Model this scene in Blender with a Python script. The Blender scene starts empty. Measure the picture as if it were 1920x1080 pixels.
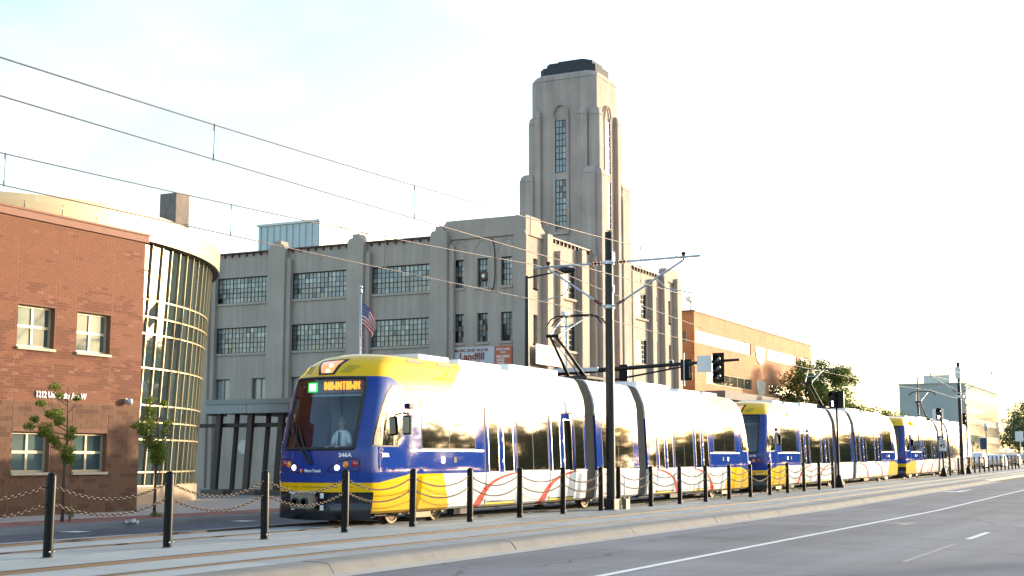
import bpy, bmesh, math, random
from mathutils import Vector, Matrix, Euler, noise
R=math.radians
sc=bpy.context.scene
col=sc.collection
# ------------------------------------------------------------------ camera
cd=bpy.data.cameras.new('camera'); cd.sensor_width=36; cd.lens=47.456; cd.clip_end=6000; cd.clip_start=.05
cam=bpy.data.objects.new('camera',cd); col.objects.link(cam); sc.camera=cam
cam.location=(0,0,1.60)
HEAD,PITCH=R(26.677),R(7.2726)
fw=Vector((math.cos(HEAD)*math.cos(PITCH),math.sin(HEAD)*math.cos(PITCH),math.sin(PITCH)))
cam.rotation_euler=fw.to_track_quat('-Z','Y').to_euler()
# ------------------------------------------------------------------ light
SUN_AZ,SUN_EL=R(-29.5),R(7.6)          # azimuth from +X towards +Y
sund=Vector((math.cos(SUN_AZ)*math.cos(SUN_EL),math.sin(SUN_AZ)*math.cos(SUN_EL),math.sin(SUN_EL)))
w=bpy.data.worlds.new('World'); sc.world=w; w.use_nodes=True
nt=w.node_tree; nt.nodes.clear()
def wn(t,**k):
    n=nt.nodes.new(t)
    for a,b in k.items(): setattr(n,a,b)
    return n
sky=wn('ShaderNodeTexSky',sky_type='NISHITA',sun_disc=False,sun_elevation=SUN_EL,sun_rotation=math.atan2(sund.x,sund.y),altitude=250,air_density=1.0,dust_density=2.0,ozone_density=1.4)
tc=wn('ShaderNodeTexCoord')
# soft evening cumulus: the same all round the sky
sep=wn('ShaderNodeSeparateXYZ'); nt.links.new(tc.outputs['Generated'],sep.inputs[0])
az=wn('ShaderNodeMath',operation='MAXIMUM'); nt.links.new(sep.outputs[2],az.inputs[0]); az.inputs[1].default_value=0
ad=wn('ShaderNodeMath',operation='ADD'); nt.links.new(az.outputs[0],ad.inputs[0]); ad.inputs[1].default_value=.14
dv=wn('ShaderNodeVectorMath',operation='DIVIDE'); cb=wn('ShaderNodeCombineXYZ')
for i in range(3): nt.links.new(ad.outputs[0],cb.inputs[i])
nt.links.new(tc.outputs['Generated'],dv.inputs[0]); nt.links.new(cb.outputs[0],dv.inputs[1])
cn=wn('ShaderNodeTexNoise'); cn.inputs['Scale'].default_value=1.35; cn.inputs['Detail'].default_value=8; cn.inputs['Roughness'].default_value=.55
nt.links.new(dv.outputs[0],cn.inputs['Vector'])
cr=wn('ShaderNodeValToRGB'); cr.color_ramp.elements[0].position=.42; cr.color_ramp.elements[1].position=.78
nt.links.new(cn.outputs['Fac'],cr.inputs[0])
hs=wn('ShaderNodeHueSaturation'); hs.inputs['Saturation'].default_value=.5; hs.inputs['Value'].default_value=1.55
nt.links.new(sky.outputs[0],hs.inputs['Color'])
cm=wn('ShaderNodeMath',operation='MULTIPLY_ADD'); nt.links.new(cr.outputs[0],cm.inputs[0]); cm.inputs[1].default_value=.55; cm.inputs[2].default_value=.03
mx=wn('ShaderNodeMix',data_type='RGBA'); nt.links.new(cm.outputs[0],mx.inputs['Factor'])
nt.links.new(sky.outputs[0],mx.inputs['A']); nt.links.new(hs.outputs[0],mx.inputs['B'])
bg=wn('ShaderNodeBackground'); bg.inputs['Strength'].default_value=.15
nt.links.new(mx.outputs['Result'],bg.inputs['Color'])
wo=wn('ShaderNodeOutputWorld'); nt.links.new(bg.outputs[0],wo.inputs[0])
sl=bpy.data.lights.new('sun','SUN'); sl.energy=2.0; sl.angle=R(.6); sl.color=(1,.80,.55)
so=bpy.data.objects.new('sun',sl); col.objects.link(so); so.rotation_euler=(-sund).to_track_quat('-Z','Y').to_euler(); so.location=sund*300
vs=sc.view_settings; vs.view_transform='Standard'; vs.look='None'; vs.gamma=1; vs.exposure=2.05; vs.use_curve_mapping=False
sc.display_settings.display_device='sRGB'
try:
    sc.cycles.max_bounces=6; sc.cycles.glossy_bounces=4; sc.cycles.transparent_max_bounces=12; sc.cycles.caustics_reflective=False; sc.cycles.caustics_refractive=False
    sc.cycles.sample_clamp_indirect=6; sc.cycles.use_denoising=True
except Exception: pass
# ------------------------------------------------------------------ helpers
def grade(x):                        # the street climbs gently to the east
    return .0068*max(0.,x-45)
WL={}                                # world position of every parent
def link(o): col.objects.link(o); return o
def tag(o,label=None,cat=None,group=None,kind=None):
    if label:o['label']=label
    if cat:o['category']=cat
    if group:o['group']=group
    if kind:o['kind']=kind
    return o
def thing(name,label,cat,loc=(0,0,0),group=None):
    o=link(bpy.data.objects.new(name,None)); o.empty_display_size=.2; o.location=loc; WL[o]=Vector(loc)
    return tag(o,label,cat,group)
class MB:
    def __init__(s): s.v=[];s.f=[];s.m=[]
    def add(s,vs,fs,m=0):
        b=len(s.v); s.v+= [tuple(p) for p in vs]
        for f in fs: s.f.append([b+i for i in f]); s.m.append(m)
        return s
    def box(s,x0,x1,y0,y1,z0,z1,m=0):
        x0,x1=min(x0,x1),max(x0,x1);y0,y1=min(y0,y1),max(y0,y1);z0,z1=min(z0,z1),max(z0,z1)
        return s.add([(x0,y0,z0),(x1,y0,z0),(x1,y1,z0),(x0,y1,z0),(x0,y0,z1),(x1,y0,z1),(x1,y1,z1),(x0,y1,z1)],
          [(0,3,2,1),(4,5,6,7),(0,1,5,4),(1,2,6,5),(2,3,7,6),(3,0,4,7)],m)
    def quad(s,a,b,c,d,m=0): return s.add([a,b,c,d],[(0,1,2,3)],m)
    def prism(s,pts,ax,a,b,m=0):
        n=len(pts)
        def P(u,v,t): return (t,u,v) if ax=='x' else (u,t,v) if ax=='y' else (u,v,t)
        V=[P(u,v,a) for u,v in pts]+[P(u,v,b) for u,v in pts]
        F=[tuple(range(n))[::-1],tuple(range(n,2*n))]+[(i,(i+1)%n,n+(i+1)%n,n+i) for i in range(n)]
        return s.add(V,F,m)
    def tube(s,p,q,r,r2=None,n=8,m=0):
        p,q=Vector(p),Vector(q); r2=r if r2 is None else r2; d=(q-p)
        if d.length<1e-6: return s
        d.normalize(); u=d.orthogonal().normalized(); v=d.cross(u)
        V=[p+(u*math.cos(2*math.pi*i/n)+v*math.sin(2*math.pi*i/n))*r for i in range(n)]+[q+(u*math.cos(2*math.pi*i/n)+v*math.sin(2*math.pi*i/n))*r2 for i in range(n)]
        return s.add(V,[(i,(i+1)%n,n+(i+1)%n,n+i) for i in range(n)]+[tuple(range(n))[::-1],tuple(range(n,2*n))],m)
    def path(s,pts,r,n=6,m=0,taper=None):
        pts=[Vector(p) for p in pts]; k=len(pts); V=[]
        u=None
        for i,p in enumerate(pts):
            d=(pts[min(i+1,k-1)]-pts[max(i-1,0)]).normalized()
            u=d.orthogonal().normalized() if u is None else (u-d*u.dot(d)).normalized()
            v=d.cross(u); rr=r if taper is None else r+(taper-r)*i/(k-1)
            V+=[p+(u*math.cos(2*math.pi*j/n)+v*math.sin(2*math.pi*j/n))*rr for j in range(n)]
        F=[(i*n+j,i*n+(j+1)%n,(i+1)*n+(j+1)%n,(i+1)*n+j) for i in range(k-1) for j in range(n)]
        F+=[tuple(range(n))[::-1],tuple(range((k-1)*n,k*n))]
        return s.add(V,F,m)
    def lathe(s,prof,c=(0,0,0),n=16,ax='z',m=0):
        V=[];k=len(prof)
        for r,h in prof:
            for i in range(n):
                a=2*math.pi*i/n;x,y=r*math.cos(a),r*math.sin(a)
                q=(x,y,h) if ax=='z' else (h,x,y) if ax=='x' else (x,h,y)
                V.append((q[0]+c[0],q[1]+c[1],q[2]+c[2]))
        F=[(i*n+j,i*n+(j+1)%n,(i+1)*n+(j+1)%n,(i+1)*n+j) for i in range(k-1) for j in range(n)]
        F+=[tuple(range(n))[::-1],tuple(range((k-1)*n,k*n))]
        return s.add(V,F,m)
    def grid(s,P,m=0,skip=None):
        a,b=len(P),len(P[0]); V=[p for r in P for p in r]
        F=[(i*b+j,i*b+j+1,(i+1)*b+j+1,(i+1)*b+j) for i in range(a-1) for j in range(b-1) if not(skip and skip(i,j))]
        return s.add(V,F,m)
    def build(s,name,mats,parent=None,smooth=False,bevel=0,origin=None,fixn=True,auto=None,kind=None):
        if not isinstance(mats,(list,tuple)): mats=[mats]
        o0=WL[parent] if (parent is not None and origin is None) else Vector(origin or (0,0,0))
        me=bpy.data.meshes.new(name); me.from_pydata([(x-o0.x,y-o0.y,z-o0.z) for x,y,z in s.v],[],s.f)
        for mt in mats: me.materials.append(mt)
        if len(mats)>1: me.polygons.foreach_set('material_index',s.m)
        if fixn:
            bm=bmesh.new(); bm.from_mesh(me); bmesh.ops.recalc_face_normals(bm,faces=bm.faces); bm.to_mesh(me); bm.free()
        if smooth: me.polygons.foreach_set('use_smooth',[True]*len(me.polygons))
        if smooth and auto is not None:
            try: me.set_sharp_from_angle(angle=R(auto))
            except Exception: pass
        me.update()
        o=link(bpy.data.objects.new(name,me))
        if parent is not None:
            o.parent=parent; WL[o]=WL[parent]
            if origin is not None: o.location=Vector(origin)-WL[parent]
        else:
            o.location=o0; WL[o]=o0.copy()
        if bevel:
            md=o.modifiers.new('bevel','BEVEL'); md.width=bevel; md.segments=2; md.limit_method='ANGLE'; md.harden_normals=False
        if kind:o['kind']=kind
        return o
def inst(name,mesh,parent,loc,rot=(0,0,0),scale=None):   # shares mesh data; loc in world
    o=link(bpy.data.objects.new(name,mesh)); o.parent=parent
    o.location=Vector(loc)-WL[parent]; o.rotation_euler=rot
    if scale:o.scale=scale
    return o
def mesh_of(mb,name,mats,smooth=False):
    o=mb.build(name,mats,smooth=smooth); me=o.data; bpy.data.objects.remove(o); return me
def text(name,body,size,loc,face,mat,parent,align='LEFT',bold=0,sx=1,ext=.004):
    c=bpy.data.curves.new(name,'FONT'); c.body=body; c.size=size; c.extrude=ext; c.offset=bold; c.align_x=align; c.resolution_u=2
    t=link(bpy.data.objects.new(name,c)); dg=bpy.context.evaluated_depsgraph_get(); dg.update()
    me=bpy.data.meshes.new_from_object(t.evaluated_get(dg)); bpy.data.objects.remove(t); bpy.data.curves.remove(c)
    me.transform(Matrix.Diagonal((sx,1,1,1))); me.materials.clear(); me.materials.append(mat)
    o=link(bpy.data.objects.new(name,me)); o.rotation_euler={'-y':(R(90),0,0),'-x':(R(90),0,R(-90)),'up':(0,0,0)}[face] if isinstance(face,str) else face
    o.parent=parent; o.location=Vector(loc)-WL[parent]; return o
# ------------------------------------------------------------------ materials
MATS={}
def nodes(name):
    m=bpy.data.materials.new(name); m.use_nodes=True; t=m.node_tree; b=t.nodes['Principled BSDF']; MATS[name]=m
    return m,t,b
def mat(name,c,rough=.6,metal=0,var=.12,scale=2.,bump=0,bscale=30,streak=0,coat=0,spec=.5,ior=None,fine=0,emit=None,es=0,rv=0,var2=None,obj=False):
    if name in MATS: return MATS[name]
    m,t,b=nodes(name); N=t.nodes.new; L=t.links.new
    b.inputs['Roughness'].default_value=rough; b.inputs['Metallic'].default_value=metal
    b.inputs['Specular IOR Level'].default_value=spec; b.inputs['Coat Weight'].default_value=coat; b.inputs['Coat Roughness'].default_value=.06
    if ior:b.inputs['IOR'].default_value=ior
    if emit: b.inputs['Emission Color'].default_value=(*emit,1); b.inputs['Emission Strength'].default_value=es
    if not(var or streak or fine or bump): b.inputs['Base Color'].default_value=(*c,1); return m
    if obj: g=N('ShaderNodeTexCoord'); pos=g.outputs['Object']
    else: g=N('ShaderNodeNewGeometry'); pos=g.outputs['Position']
    n1=N('ShaderNodeTexNoise'); n1.inputs['Scale'].default_value=scale; n1.inputs['Detail'].default_value=6; n1.inputs['Roughness'].default_value=.6; L(pos,n1.inputs['Vector'])
    f=n1.outputs['Fac']
    def ma(op,a,bb):
        q=N('ShaderNodeMath'); q.operation=op
        for i,x in enumerate((a,bb)):
            if hasattr(x,'is_linked'): L(x,q.inputs[i])
            else: q.inputs[i].default_value=x
        return q.outputs[0]
    k=ma('ADD',ma('MULTIPLY',ma('SUBTRACT',f,.5),var*4),1)
    if streak:
        mp=N('ShaderNodeMapping'); mp.inputs['Scale'].default_value=(2.4,2.4,.16); L(pos,mp.inputs[0])
        n2=N('ShaderNodeTexNoise'); n2.inputs['Scale'].default_value=1.6; n2.inputs['Detail'].default_value=5; L(mp.outputs[0],n2.inputs['Vector'])
        k=ma('ADD',k,ma('MULTIPLY',ma('SUBTRACT',n2.outputs['Fac'],.5),streak*4))
    if fine:
        n3=N('ShaderNodeTexNoise'); n3.inputs['Scale'].default_value=60; n3.inputs['Detail'].default_value=3; L(pos,n3.inputs['Vector'])
        k=ma('ADD',k,ma('MULTIPLY',ma('SUBTRACT',n3.outputs['Fac'],.5),fine*4))
    vm=N('ShaderNodeVectorMath'); vm.operation='SCALE'; vm.inputs[0].default_value=c; L(k,vm.inputs['Scale']); L(vm.outputs[0],b.inputs['Base Color'])
    if var2:
        mm=N('ShaderNodeMix'); mm.data_type='RGBA'; L(f,mm.inputs['Factor']); mm.inputs['A'].default_value=(*c,1); mm.inputs['B'].default_value=(*var2,1); L(mm.outputs['Result'],vm.inputs[0])
    if rv: L(ma('ADD',ma('MULTIPLY',ma('SUBTRACT',f,.5),rv),rough),b.inputs['Roughness'])
    if bump:
        nb=N('ShaderNodeTexNoise'); nb.inputs['Scale'].default_value=bscale; nb.inputs['Detail'].default_value=4; L(pos,nb.inputs['Vector'])
        bn=N('ShaderNodeBump'); bn.inputs['Strength'].default_value=bump; bn.inputs['Distance'].default_value=.02; L(nb.outputs['Fac'],bn.inputs['Height']); L(bn.outputs[0],b.inputs['Normal'])
    return m
class NX:                              # tiny node-expression helper
    def __init__(s,t): s.t=t
    def m(s,op,a,b=0.,c=None):
        q=s.t.nodes.new('ShaderNodeMath'); q.operation=op
        for i,x in enumerate((a,b) if c is None else (a,b,c)):
            if hasattr(x,'is_linked'): s.t.links.new(x,q.inputs[i])
            else: q.inputs[i].default_value=x
        return q.outputs[0]
    def mix(s,f,a,b):
        q=s.t.nodes.new('ShaderNodeMix'); q.data_type='RGBA'; s.t.links.new(f,q.inputs['Factor']) if hasattr(f,'is_linked') else None
        for k,x in (('A',a),('B',b)):
            if hasattr(x,'is_linked'): s.t.links.new(x,q.inputs[k])
            else: q.inputs[k].default_value=(*x,1)
        return q.outputs['Result']
M={}
M['black']=mat('black_paint',(.0045,.005,.006),.38,0,.15,8,spec=.16,rv=.2)
M['pole']=mat('dark_bronze_pole',(.016,.015,.016),.42,0,.15,4,spec=.3)
M['chain']=mat('weathered_chain_steel',(.075,.052,.038),.42,.55,.25,30)
M['galv']=mat('galvanised_steel',(.42,.46,.5),.42,.7,.12,12)
M['maroon']=mat('maroon_insulator',(.10,.012,.018),.5,0,.08,20,spec=.3)
M['wire']=mat('copper_wire',(.07,.05,.05),.5,.2,.1,3)
M['steelrail']=mat('worn_rail_head',(.30,.23,.18),.36,.9,.25,6,rv=.3)
M['railrust']=mat('rusty_rail_head',(.020,.0095,.0065),.7,0,.3,9)
M['rust']=mat('rusty_rail',(.032,.016,.011),.85,0,.3,9,bump=.3,bscale=60)
M['concrete']=mat('track_concrete',(.235,.265,.275),.85,0,.13,.7,bump=.25,bscale=50,fine=.06)
M['concrete2']=mat('track_concrete_pale',(.285,.32,.325),.85,0,.12,.9,bump=.25,bscale=50,fine=.06)
M['kerb']=mat('kerb_concrete',(.15,.152,.148),.85,0,.18,1.6,bump=.3,bscale=40,fine=.07,streak=.05)
M['walk']=mat('sidewalk_concrete',(.36,.345,.32),.9,0,.1,.8,bump=.2,bscale=50,fine=.05)
M['paver']=mat('red_pavers',(.25,.12,.085),.9,0,.2,5,bump=.3,bscale=50)
M['white_line']=mat('road_paint',(.62,.63,.62),.7,0,.14,5,fine=.08)
M['worn_line']=mat('worn_road_paint',(.24,.24,.24),.8,0,.35,7,fine=.1)
M['white']=mat('white_enamel',(.75,.75,.73),.4,0,.04,3)
M['signback']=mat('aluminium_sign',(.55,.57,.58),.45,.4,.06,3)
M['glass_dark']=mat('dark_glass',(.012,.014,.014),.05,0,0,ior=1.9,coat=0)
def stain_rails(m):
    t=m.node_tree; b=t.nodes['Principled BSDF']; x=NX(t); src=b.inputs['Base Color'].links[0].from_socket
    g=t.nodes.new('ShaderNodeNewGeometry'); sp=t.nodes.new('ShaderNodeSeparateXYZ'); t.links.new(g.outputs['Position'],sp.inputs[0]); d=None
    for y in(12.41,13.76,16.79,18.14):
        k=x.m('ABSOLUTE',x.m('SUBTRACT',sp.outputs[1],y)); d=k if d is None else x.m('MINIMUM',d,k)
    n=t.nodes.new('ShaderNodeTexNoise'); n.inputs['Scale'].default_value=1.3; n.inputs['Detail'].default_value=7; n.inputs['Roughness'].default_value=.7; t.links.new(g.outputs['Position'],n.inputs['Vector'])
    near=x.m('MAXIMUM',x.m('SUBTRACT',1,x.m('DIVIDE',d,.42)),0.); f=x.m('MINIMUM',x.m('MULTIPLY',x.m('MULTIPLY',near,near),x.m('MULTIPLY',n.outputs['Fac'],1.3)),.6)
    c=x.mix(f,src,(.17,.115,.085))
    n2=t.nodes.new('ShaderNodeTexNoise'); n2.inputs['Scale'].default_value=.55; n2.inputs['Detail'].default_value=8; n2.inputs['Roughness'].default_value=.72; t.links.new(g.outputs['Position'],n2.inputs['Vector'])
    f2=x.m('MULTIPLY',x.m('GREATER_THAN',n2.outputs['Fac'],.58),x.m('MULTIPLY',x.m('SUBTRACT',n2.outputs['Fac'],.58),3.5)); c=x.mix(x.m('MINIMUM',f2,.45),c,(.10,.10,.10)); t.links.new(c,b.inputs['Base Color'])
stain_rails(M['concrete']); stain_rails(M['concrete2'])
# asphalt
def asphalt(name,c):
    m,t,b=nodes(name); x=NX(t); g=t.nodes.new('ShaderNodeNewGeometry'); L=t.links.new
    def ns(sc_,det,vec=None):
        n=t.nodes.new('ShaderNodeTexNoise'); n.inputs['Scale'].default_value=sc_; n.inputs['Detail'].default_value=det; L(vec or g.outputs['Position'],n.inputs['Vector']); return n.outputs['Fac']
    mp=t.nodes.new('ShaderNodeMapping'); mp.inputs['Scale'].default_value=(.03,1.1,1); L(g.outputs['Position'],mp.inputs[0])
    k=x.m('ADD',1,x.m('MULTIPLY',x.m('SUBTRACT',ns(.35,8),.5),1.2))
    k=x.m('ADD',k,x.m('MULTIPLY',x.m('SUBTRACT',ns(1.,5,mp.outputs[0]),.5),1.1))
    k=x.m('ADD',k,x.m('MULTIPLY',x.m('SUBTRACT',ns(55,3),.5),1.1))
    v=t.nodes.new('ShaderNodeTexVoronoi'); v.feature='DISTANCE_TO_EDGE'; v.inputs['Scale'].default_value=.16
    dn=t.nodes.new('ShaderNodeVectorMath'); dn.operation='ADD'; nn=t.nodes.new('ShaderNodeTexNoise'); nn.inputs['Scale'].default_value=.9; nn.inputs['Detail'].default_value=5
    L(g.outputs['Position'],nn.inputs['Vector']); L(g.outputs['Position'],dn.inputs[0]); L(nn.outputs['Color'],dn.inputs[1]); L(dn.outputs[0],v.inputs['Vector'])
    crack=x.m('LESS_THAN',v.outputs['Distance'],.0045)
    k=x.m('MULTIPLY',k,x.m('SUBTRACT',1,x.m('MULTIPLY',crack,.5)))
    vm=t.nodes.new('ShaderNodeVectorMath'); vm.operation='SCALE'; vm.inputs[0].default_value=c; L(k,vm.inputs['Scale']); L(vm.outputs[0],b.inputs['Base Color'])
    b.inputs['Roughness'].default_value=.8
    bn=t.nodes.new('ShaderNodeBump'); bn.inputs['Strength'].default_value=.35; bn.inputs['Distance'].default_value=.012; L(ns(80,3),bn.inputs['Height']); L(bn.outputs[0],b.inputs['Normal'])
    return m
M['asphalt']=asphalt('road_asphalt',(.118,.127,.148))
M['asphalt2']=asphalt('far_lane_asphalt',(.078,.086,.105))
# ================================================================== SETTING
random.seed(3)
def strip(name,y0,y1,z,m,x0=-70,x1=420,step=5,label=None):     # ground sheet that follows the grade
    b=MB(); xs=[x0]
    while xs[-1]<x1: xs.append(min(x1,xs[-1]+ (45-xs[-1] if xs[-1]<45 and xs[-1]+60>=45 else 40)))
    b.grid([[(x,y0,z+grade(x)),(x,y1,z+grade(x))] for x in xs])
    return tag(b.build(name,m,origin=(0,0,0)),kind='structure')
gm=mat('ground_soil_and_grass',(.075,.085,.045),.95,0,.3,.4,bump=.3,bscale=12,var2=(.14,.125,.09))
b=MB(); b.grid([[(x,-900,-.05+grade(x)),(x,-60,-.05+grade(x)),(x,60,-.05+grade(x)),(x,900,-.05+grade(x))] for x in (-700,-200,45,200,420,1800)])
tag(b.build('ground',gm),kind='structure')
strip('road',-4.6,10.62,0,M['asphalt'])
strip('north_lane',18.88,22.95,.0,M['asphalt2'])
strip('gutter',10.62,11.10,.004,M['walk'],x1=88)
# ---- track bed, slab by slab
TB=tag(MB().box(-70,420,11.55,18.92,-.3,-.06).build('track_bed',M['concrete']),kind='structure')
strips=[(11.62,12.27),(12.55,13.62),(13.90,15.40),(15.42,16.65),(16.93,18.0),(18.28,18.90)]
zs=.15
sl_len=4.6
meshes={}
for si,(y0,y1) in enumerate(strips):
    for mi,mk in enumerate(('concrete','concrete2')):
        meshes[si,mi]=mesh_of(MB().prism([(0+.011,y0),(sl_len-.011,y0),(sl_len-.011,y1),(.011,y1)],'z',-.28,0),'slab',M[mk])
        bm=bmesh.new(); bm.from_mesh(meshes[si,mi]); bmesh.ops.bevel(bm,geom=[e for e in bm.edges if all(v.co.z>-.01 for v in e.verts)],offset=.008,segments=1,affect='EDGES'); bm.to_mesh(meshes[si,mi]); bm.free()
x=-9.
while x<135:
    for si in range(6):
        o=inst('slab',meshes[si,1 if si in(1,4) and random.random()<.8 else (0 if random.random()<.65 else 1)],TB,(x+(0 if si in(1,4) else 1.9),0,zs+grade(x)+random.uniform(-.002,.002)),(0,-math.atan(.0068) if x>45 else 0,0))
    x+=sl_len
strip('far_track_concrete',11.62,18.90,.10,M['concrete'],x0=128)
strip('near_track_concrete',11.62,18.90,.10,M['concrete'],x0=-70,x1=-8)
# ---- rails: rusty flangeway with a worn bright head
for yr,side,lab in ((12.41,1,'rusty grooved rail set in concrete just behind the kerb'),(13.76,-1,'rusty grooved rail between the kerb-side rail and the bollard row'),(16.79,1,'rusty rail just behind the bollards, under the near wheels of the trams'),(18.14,-1,'rusty rail along the edge of the far traffic lane')):
    r=thing('rail',lab,'rail',(0,yr,.12),'embedded tram rails')
    a=MB();h=MB();xs=[-70,0,45,130,420]; zt=.187 if side<0 else .163
    a.grid([[(x,yr-.135,.118+grade(x)),(x,yr+.135,.118+grade(x))] for x in xs])
    for q in (xs,):
        h.grid([[(x,yr-.034,.116+grade(x)),(x,yr-.034,zt-.006+grade(x)),(x,yr-.026,zt+grade(x)),(x,yr+.026,zt+grade(x)),(x,yr+.034,zt-.006+grade(x)),(x,yr+.034,.116+grade(x))] for x in xs])
    h.build('rail_head',M['railrust'],r); a.build('flangeway',M['rust'],r); q=MB(); q.grid([[(x,yr-.012,zt+.0015+grade(x)),(x,yr+.012,zt+.0015+grade(x))] for x in xs]); q.build('worn_strip',M['steelrail'],r)
# ---- kerb stones
def kerb_prof(ya,za,yb,zb):   # from road side (ya) to top (yb)
    w_=yb-ya; h_=zb-za
    return [(ya,-.25),(ya,za),(ya+.05*w_,za+.18*h_),(ya+.13*w_,za+.62*h_),(ya+.20*w_,za+.85*h_),(ya+.32*w_,za+.97*h_),(ya+.45*w_,zb),(yb,zb+.004),(yb,-.25)]
KB=tag(MB().box(-12,87,11.2,11.5,-.3,-.07).build('kerb',M['kerb']),kind='structure')
kl=2.9
km=mesh_of(MB().prism(kerb_prof(11.02,.008,11.585,.158),'x',.010,kl-.010),'kerb_stone',M['kerb'],True)
km.set_sharp_from_angle(angle=R(50))
x=-12.7
while x<84.5:
    inst('kerb_stone',km,KB,(x+.0,0,grade(x)+random.uniform(-.004,.004)),(0,-math.atan(.0068) if x>45 else 0,random.uniform(-.0012,.0012))); x+=kl
inst('kerb_stone',mesh_of(MB().add([(0,10.93,0),(0,11.61,0),(2.6,11.61,0),(2.6,11.2,0),(0,11.25,.15),(0,11.61,.15),(1.9,11.61,.06),(1.9,11.4,.06)],[(0,1,5,4),(4,5,6,7),(0,4,7,3),(1,2,6,5),(3,7,6,2)]),'kerb_end',M['kerb']),KB,(x,0,grade(x)))
# north side: kerb, brick strip, sidewalk, plaza
SW=strip('sidewalk',23.30,27.6,.135,M['walk'],x1=420)
NK=tag(MB().box(-30,120,23.0,23.25,-.3,-.07).build('north_kerb',M['kerb']),kind='structure')
km2=mesh_of(MB().prism(kerb_prof(22.93,.0,23.32,.15),'x',.008,3.04),'kerb_stone',M['kerb'],True); km2.set_sharp_from_angle(angle=R(50))
for i in range(46):
    x=-26+3.05*i; inst('kerb_stone',km2,NK,(x,0,grade(x)+random.uniform(-.003,.003)),(0,-math.atan(.0068) if x>45 else 0,0))
# sidewalk flags
wm=mesh_of(MB().prism([(.006,25.02),(1.794,25.02),(1.794,26.2),(.006,26.2)],'z',-.1,0),'paving_flag',M['walk'])
wm2=mesh_of(MB().prism([(.006,26.21),(1.794,26.21),(1.794,27.46),(.006,27.46)],'z',-.1,0),'paving_flag',M['walk'])
for i in range(24):
    x=10+1.8*i
    inst('paving_flag',wm,SW,(x,0,.15+grade(x)+random.uniform(-.002,.003))); inst('paving_flag',wm2,SW,(x+.01,0,.15+grade(x)+random.uniform(-.002,.003)))
# red paver strip: individual bricks where they can be told apart
PV=strip('paver_strip',23.33,25.0,.138,mat('paver_joint',(.15,.115,.09),.95,0,.15,6),x1=150)
pm=[mesh_of(MB().box(-.097,.097,-.197,.197,-.05,0),'paver',mat('red_paver_%d'%i,c,.9,0,.12,6,bump=.2,bscale=60)) for i,c in enumerate(((.26,.12,.085),(.21,.095,.07),(.30,.15,.11)))]
n=0
for i in range(75):
    for j in range(4):
        x=18.5+.2*i; inst('paver',random.choice(pm),PV,(x,23.56+.41*j,.152+random.uniform(-.002,.002)))
pb=MB()
for i in range(300):
    for j in range(4):
        x=33.5+.2*i if i<250 else 18.5-.2*(i-249); y=23.56+.41*j; pb.box(x-.097,x+.097,y-.197,y+.197,.11+grade(x),.152+grade(x)+random.uniform(-.002,.002),random.randrange(3))
pb.build('paver',[m.materials[0] for m in pm],PV,kind='stuff')
strip('plaza',27.46,62,.12,M['walk'],x0=28,x1=80)
strip('back_yard',27.6,95,.06,gm,x0=76,x1=420)
# ---- painted markings
def mark(name,pts,z=.006,m='white_line',lab=None,grp=None):
    b=MB(); b.add([(x,y,z+grade(x)) for x,y in pts],[tuple(range(len(pts)))]); return tag(b.build(name,M[m]),kind='structure')
b=MB()
for x0,x1 in((-40,45),(45,140)): b.quad((x0,7.42,.006+grade(x0)),(x1,7.42,.006+grade(x1)),(x1,7.56,.006+grade(x1)),(x0,7.56,.006+grade(x0)))
tag(b.build('lane_line',M['white_line']),kind='structure')
for i in range(0,12):
    x=29.1+12.2*i
    mark('lane_dash',[(x,4.17),(x+3.0,4.17),(x+3.0,4.30),(x,4.30)])
mark('worn_lane_dash',[(22.2,4.18),(27.4,4.18),(27.4,4.27),(22.2,4.27)],m='worn_line')
mark('turn_arrow',[(65.2,10.2),(66.2,9.3),(66.2,9.85),(70.0,9.85),(70.0,10.0),(66.4,10.15),(66.6,11.0)],.006)
mark('worn_arrow',[(34.6,6.5),(36.3,6.5),(36.0,6.75),(35.6,7.3),(35.3,7.3),(35.3,6.7),(34.6,6.7)],m='worn_line')
for x in (22.9,28.95,35.0,41.1): 
    mark('parking_mark',[(x,22.35),(x+.5,22.35),(x+.5,22.9),(x,22.9)])
b=MB(); b.quad((-40,22.12,.006),(45,22.12,.006),(45,22.17,.006),(-40,22.17,.006)); tag(b.build('parking_line',M['worn_line']),kind='structure')
# manhole patch on the road
pt=asphalt('asphalt_patch',(.088,.097,.122))
b=MB(); b.add([(27,8.2,.003),(33.5,8.0,.003),(33.6,9.9,.003),(27.2,10.1,.003)],[(0,1,2,3)]); tag(b.build('road_patch',pt),kind='structure')
# ================================================================== LIGHT-RAIL CARS
def interp(x,X,Y):
    if x<=X[0]:return Y[0]
    for i in range(len(X)-1):
        if x<=X[i+1]:return Y[i]+(Y[i+1]-Y[i])*(x-X[i])/(X[i+1]-X[i])
    return Y[-1]
ZP=[.27,.33,.60,1.13,3.05,3.30,3.72,3.84,3.90,3.93];YP=[1.15,1.26,1.30,1.325,1.245,1.20,1.02,.92,.68,0]
XFz=[0,.73,1.75,3.3,3.6,3.8,3.9,3.93];XFx=[.06,0,0,.45,.72,1.1,1.5,1.8]
SS=[0,.25,.5,.72,.86,.925,.955,.973,.990,1];SD=[-.45,-.42,-.33,-.19,-.08,0,.10,.32,.85,1.5]
ys=lambda z:interp(z,ZP,YP)
xf=lambda z:interp(z,XFz,XFx)
LEN=14.2
def side(x,z,off=0):                    # near-side surface point, also round the nose corner
    s=interp(LEN-abs(x)-xf(z),SD,SS); return (x,-(ys(z)*s+off),z)
def front(y,z,off=0):
    return (-LEN+xf(z)+interp(abs(y)/ys(z),SS,SD)-off,y,z)
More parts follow.
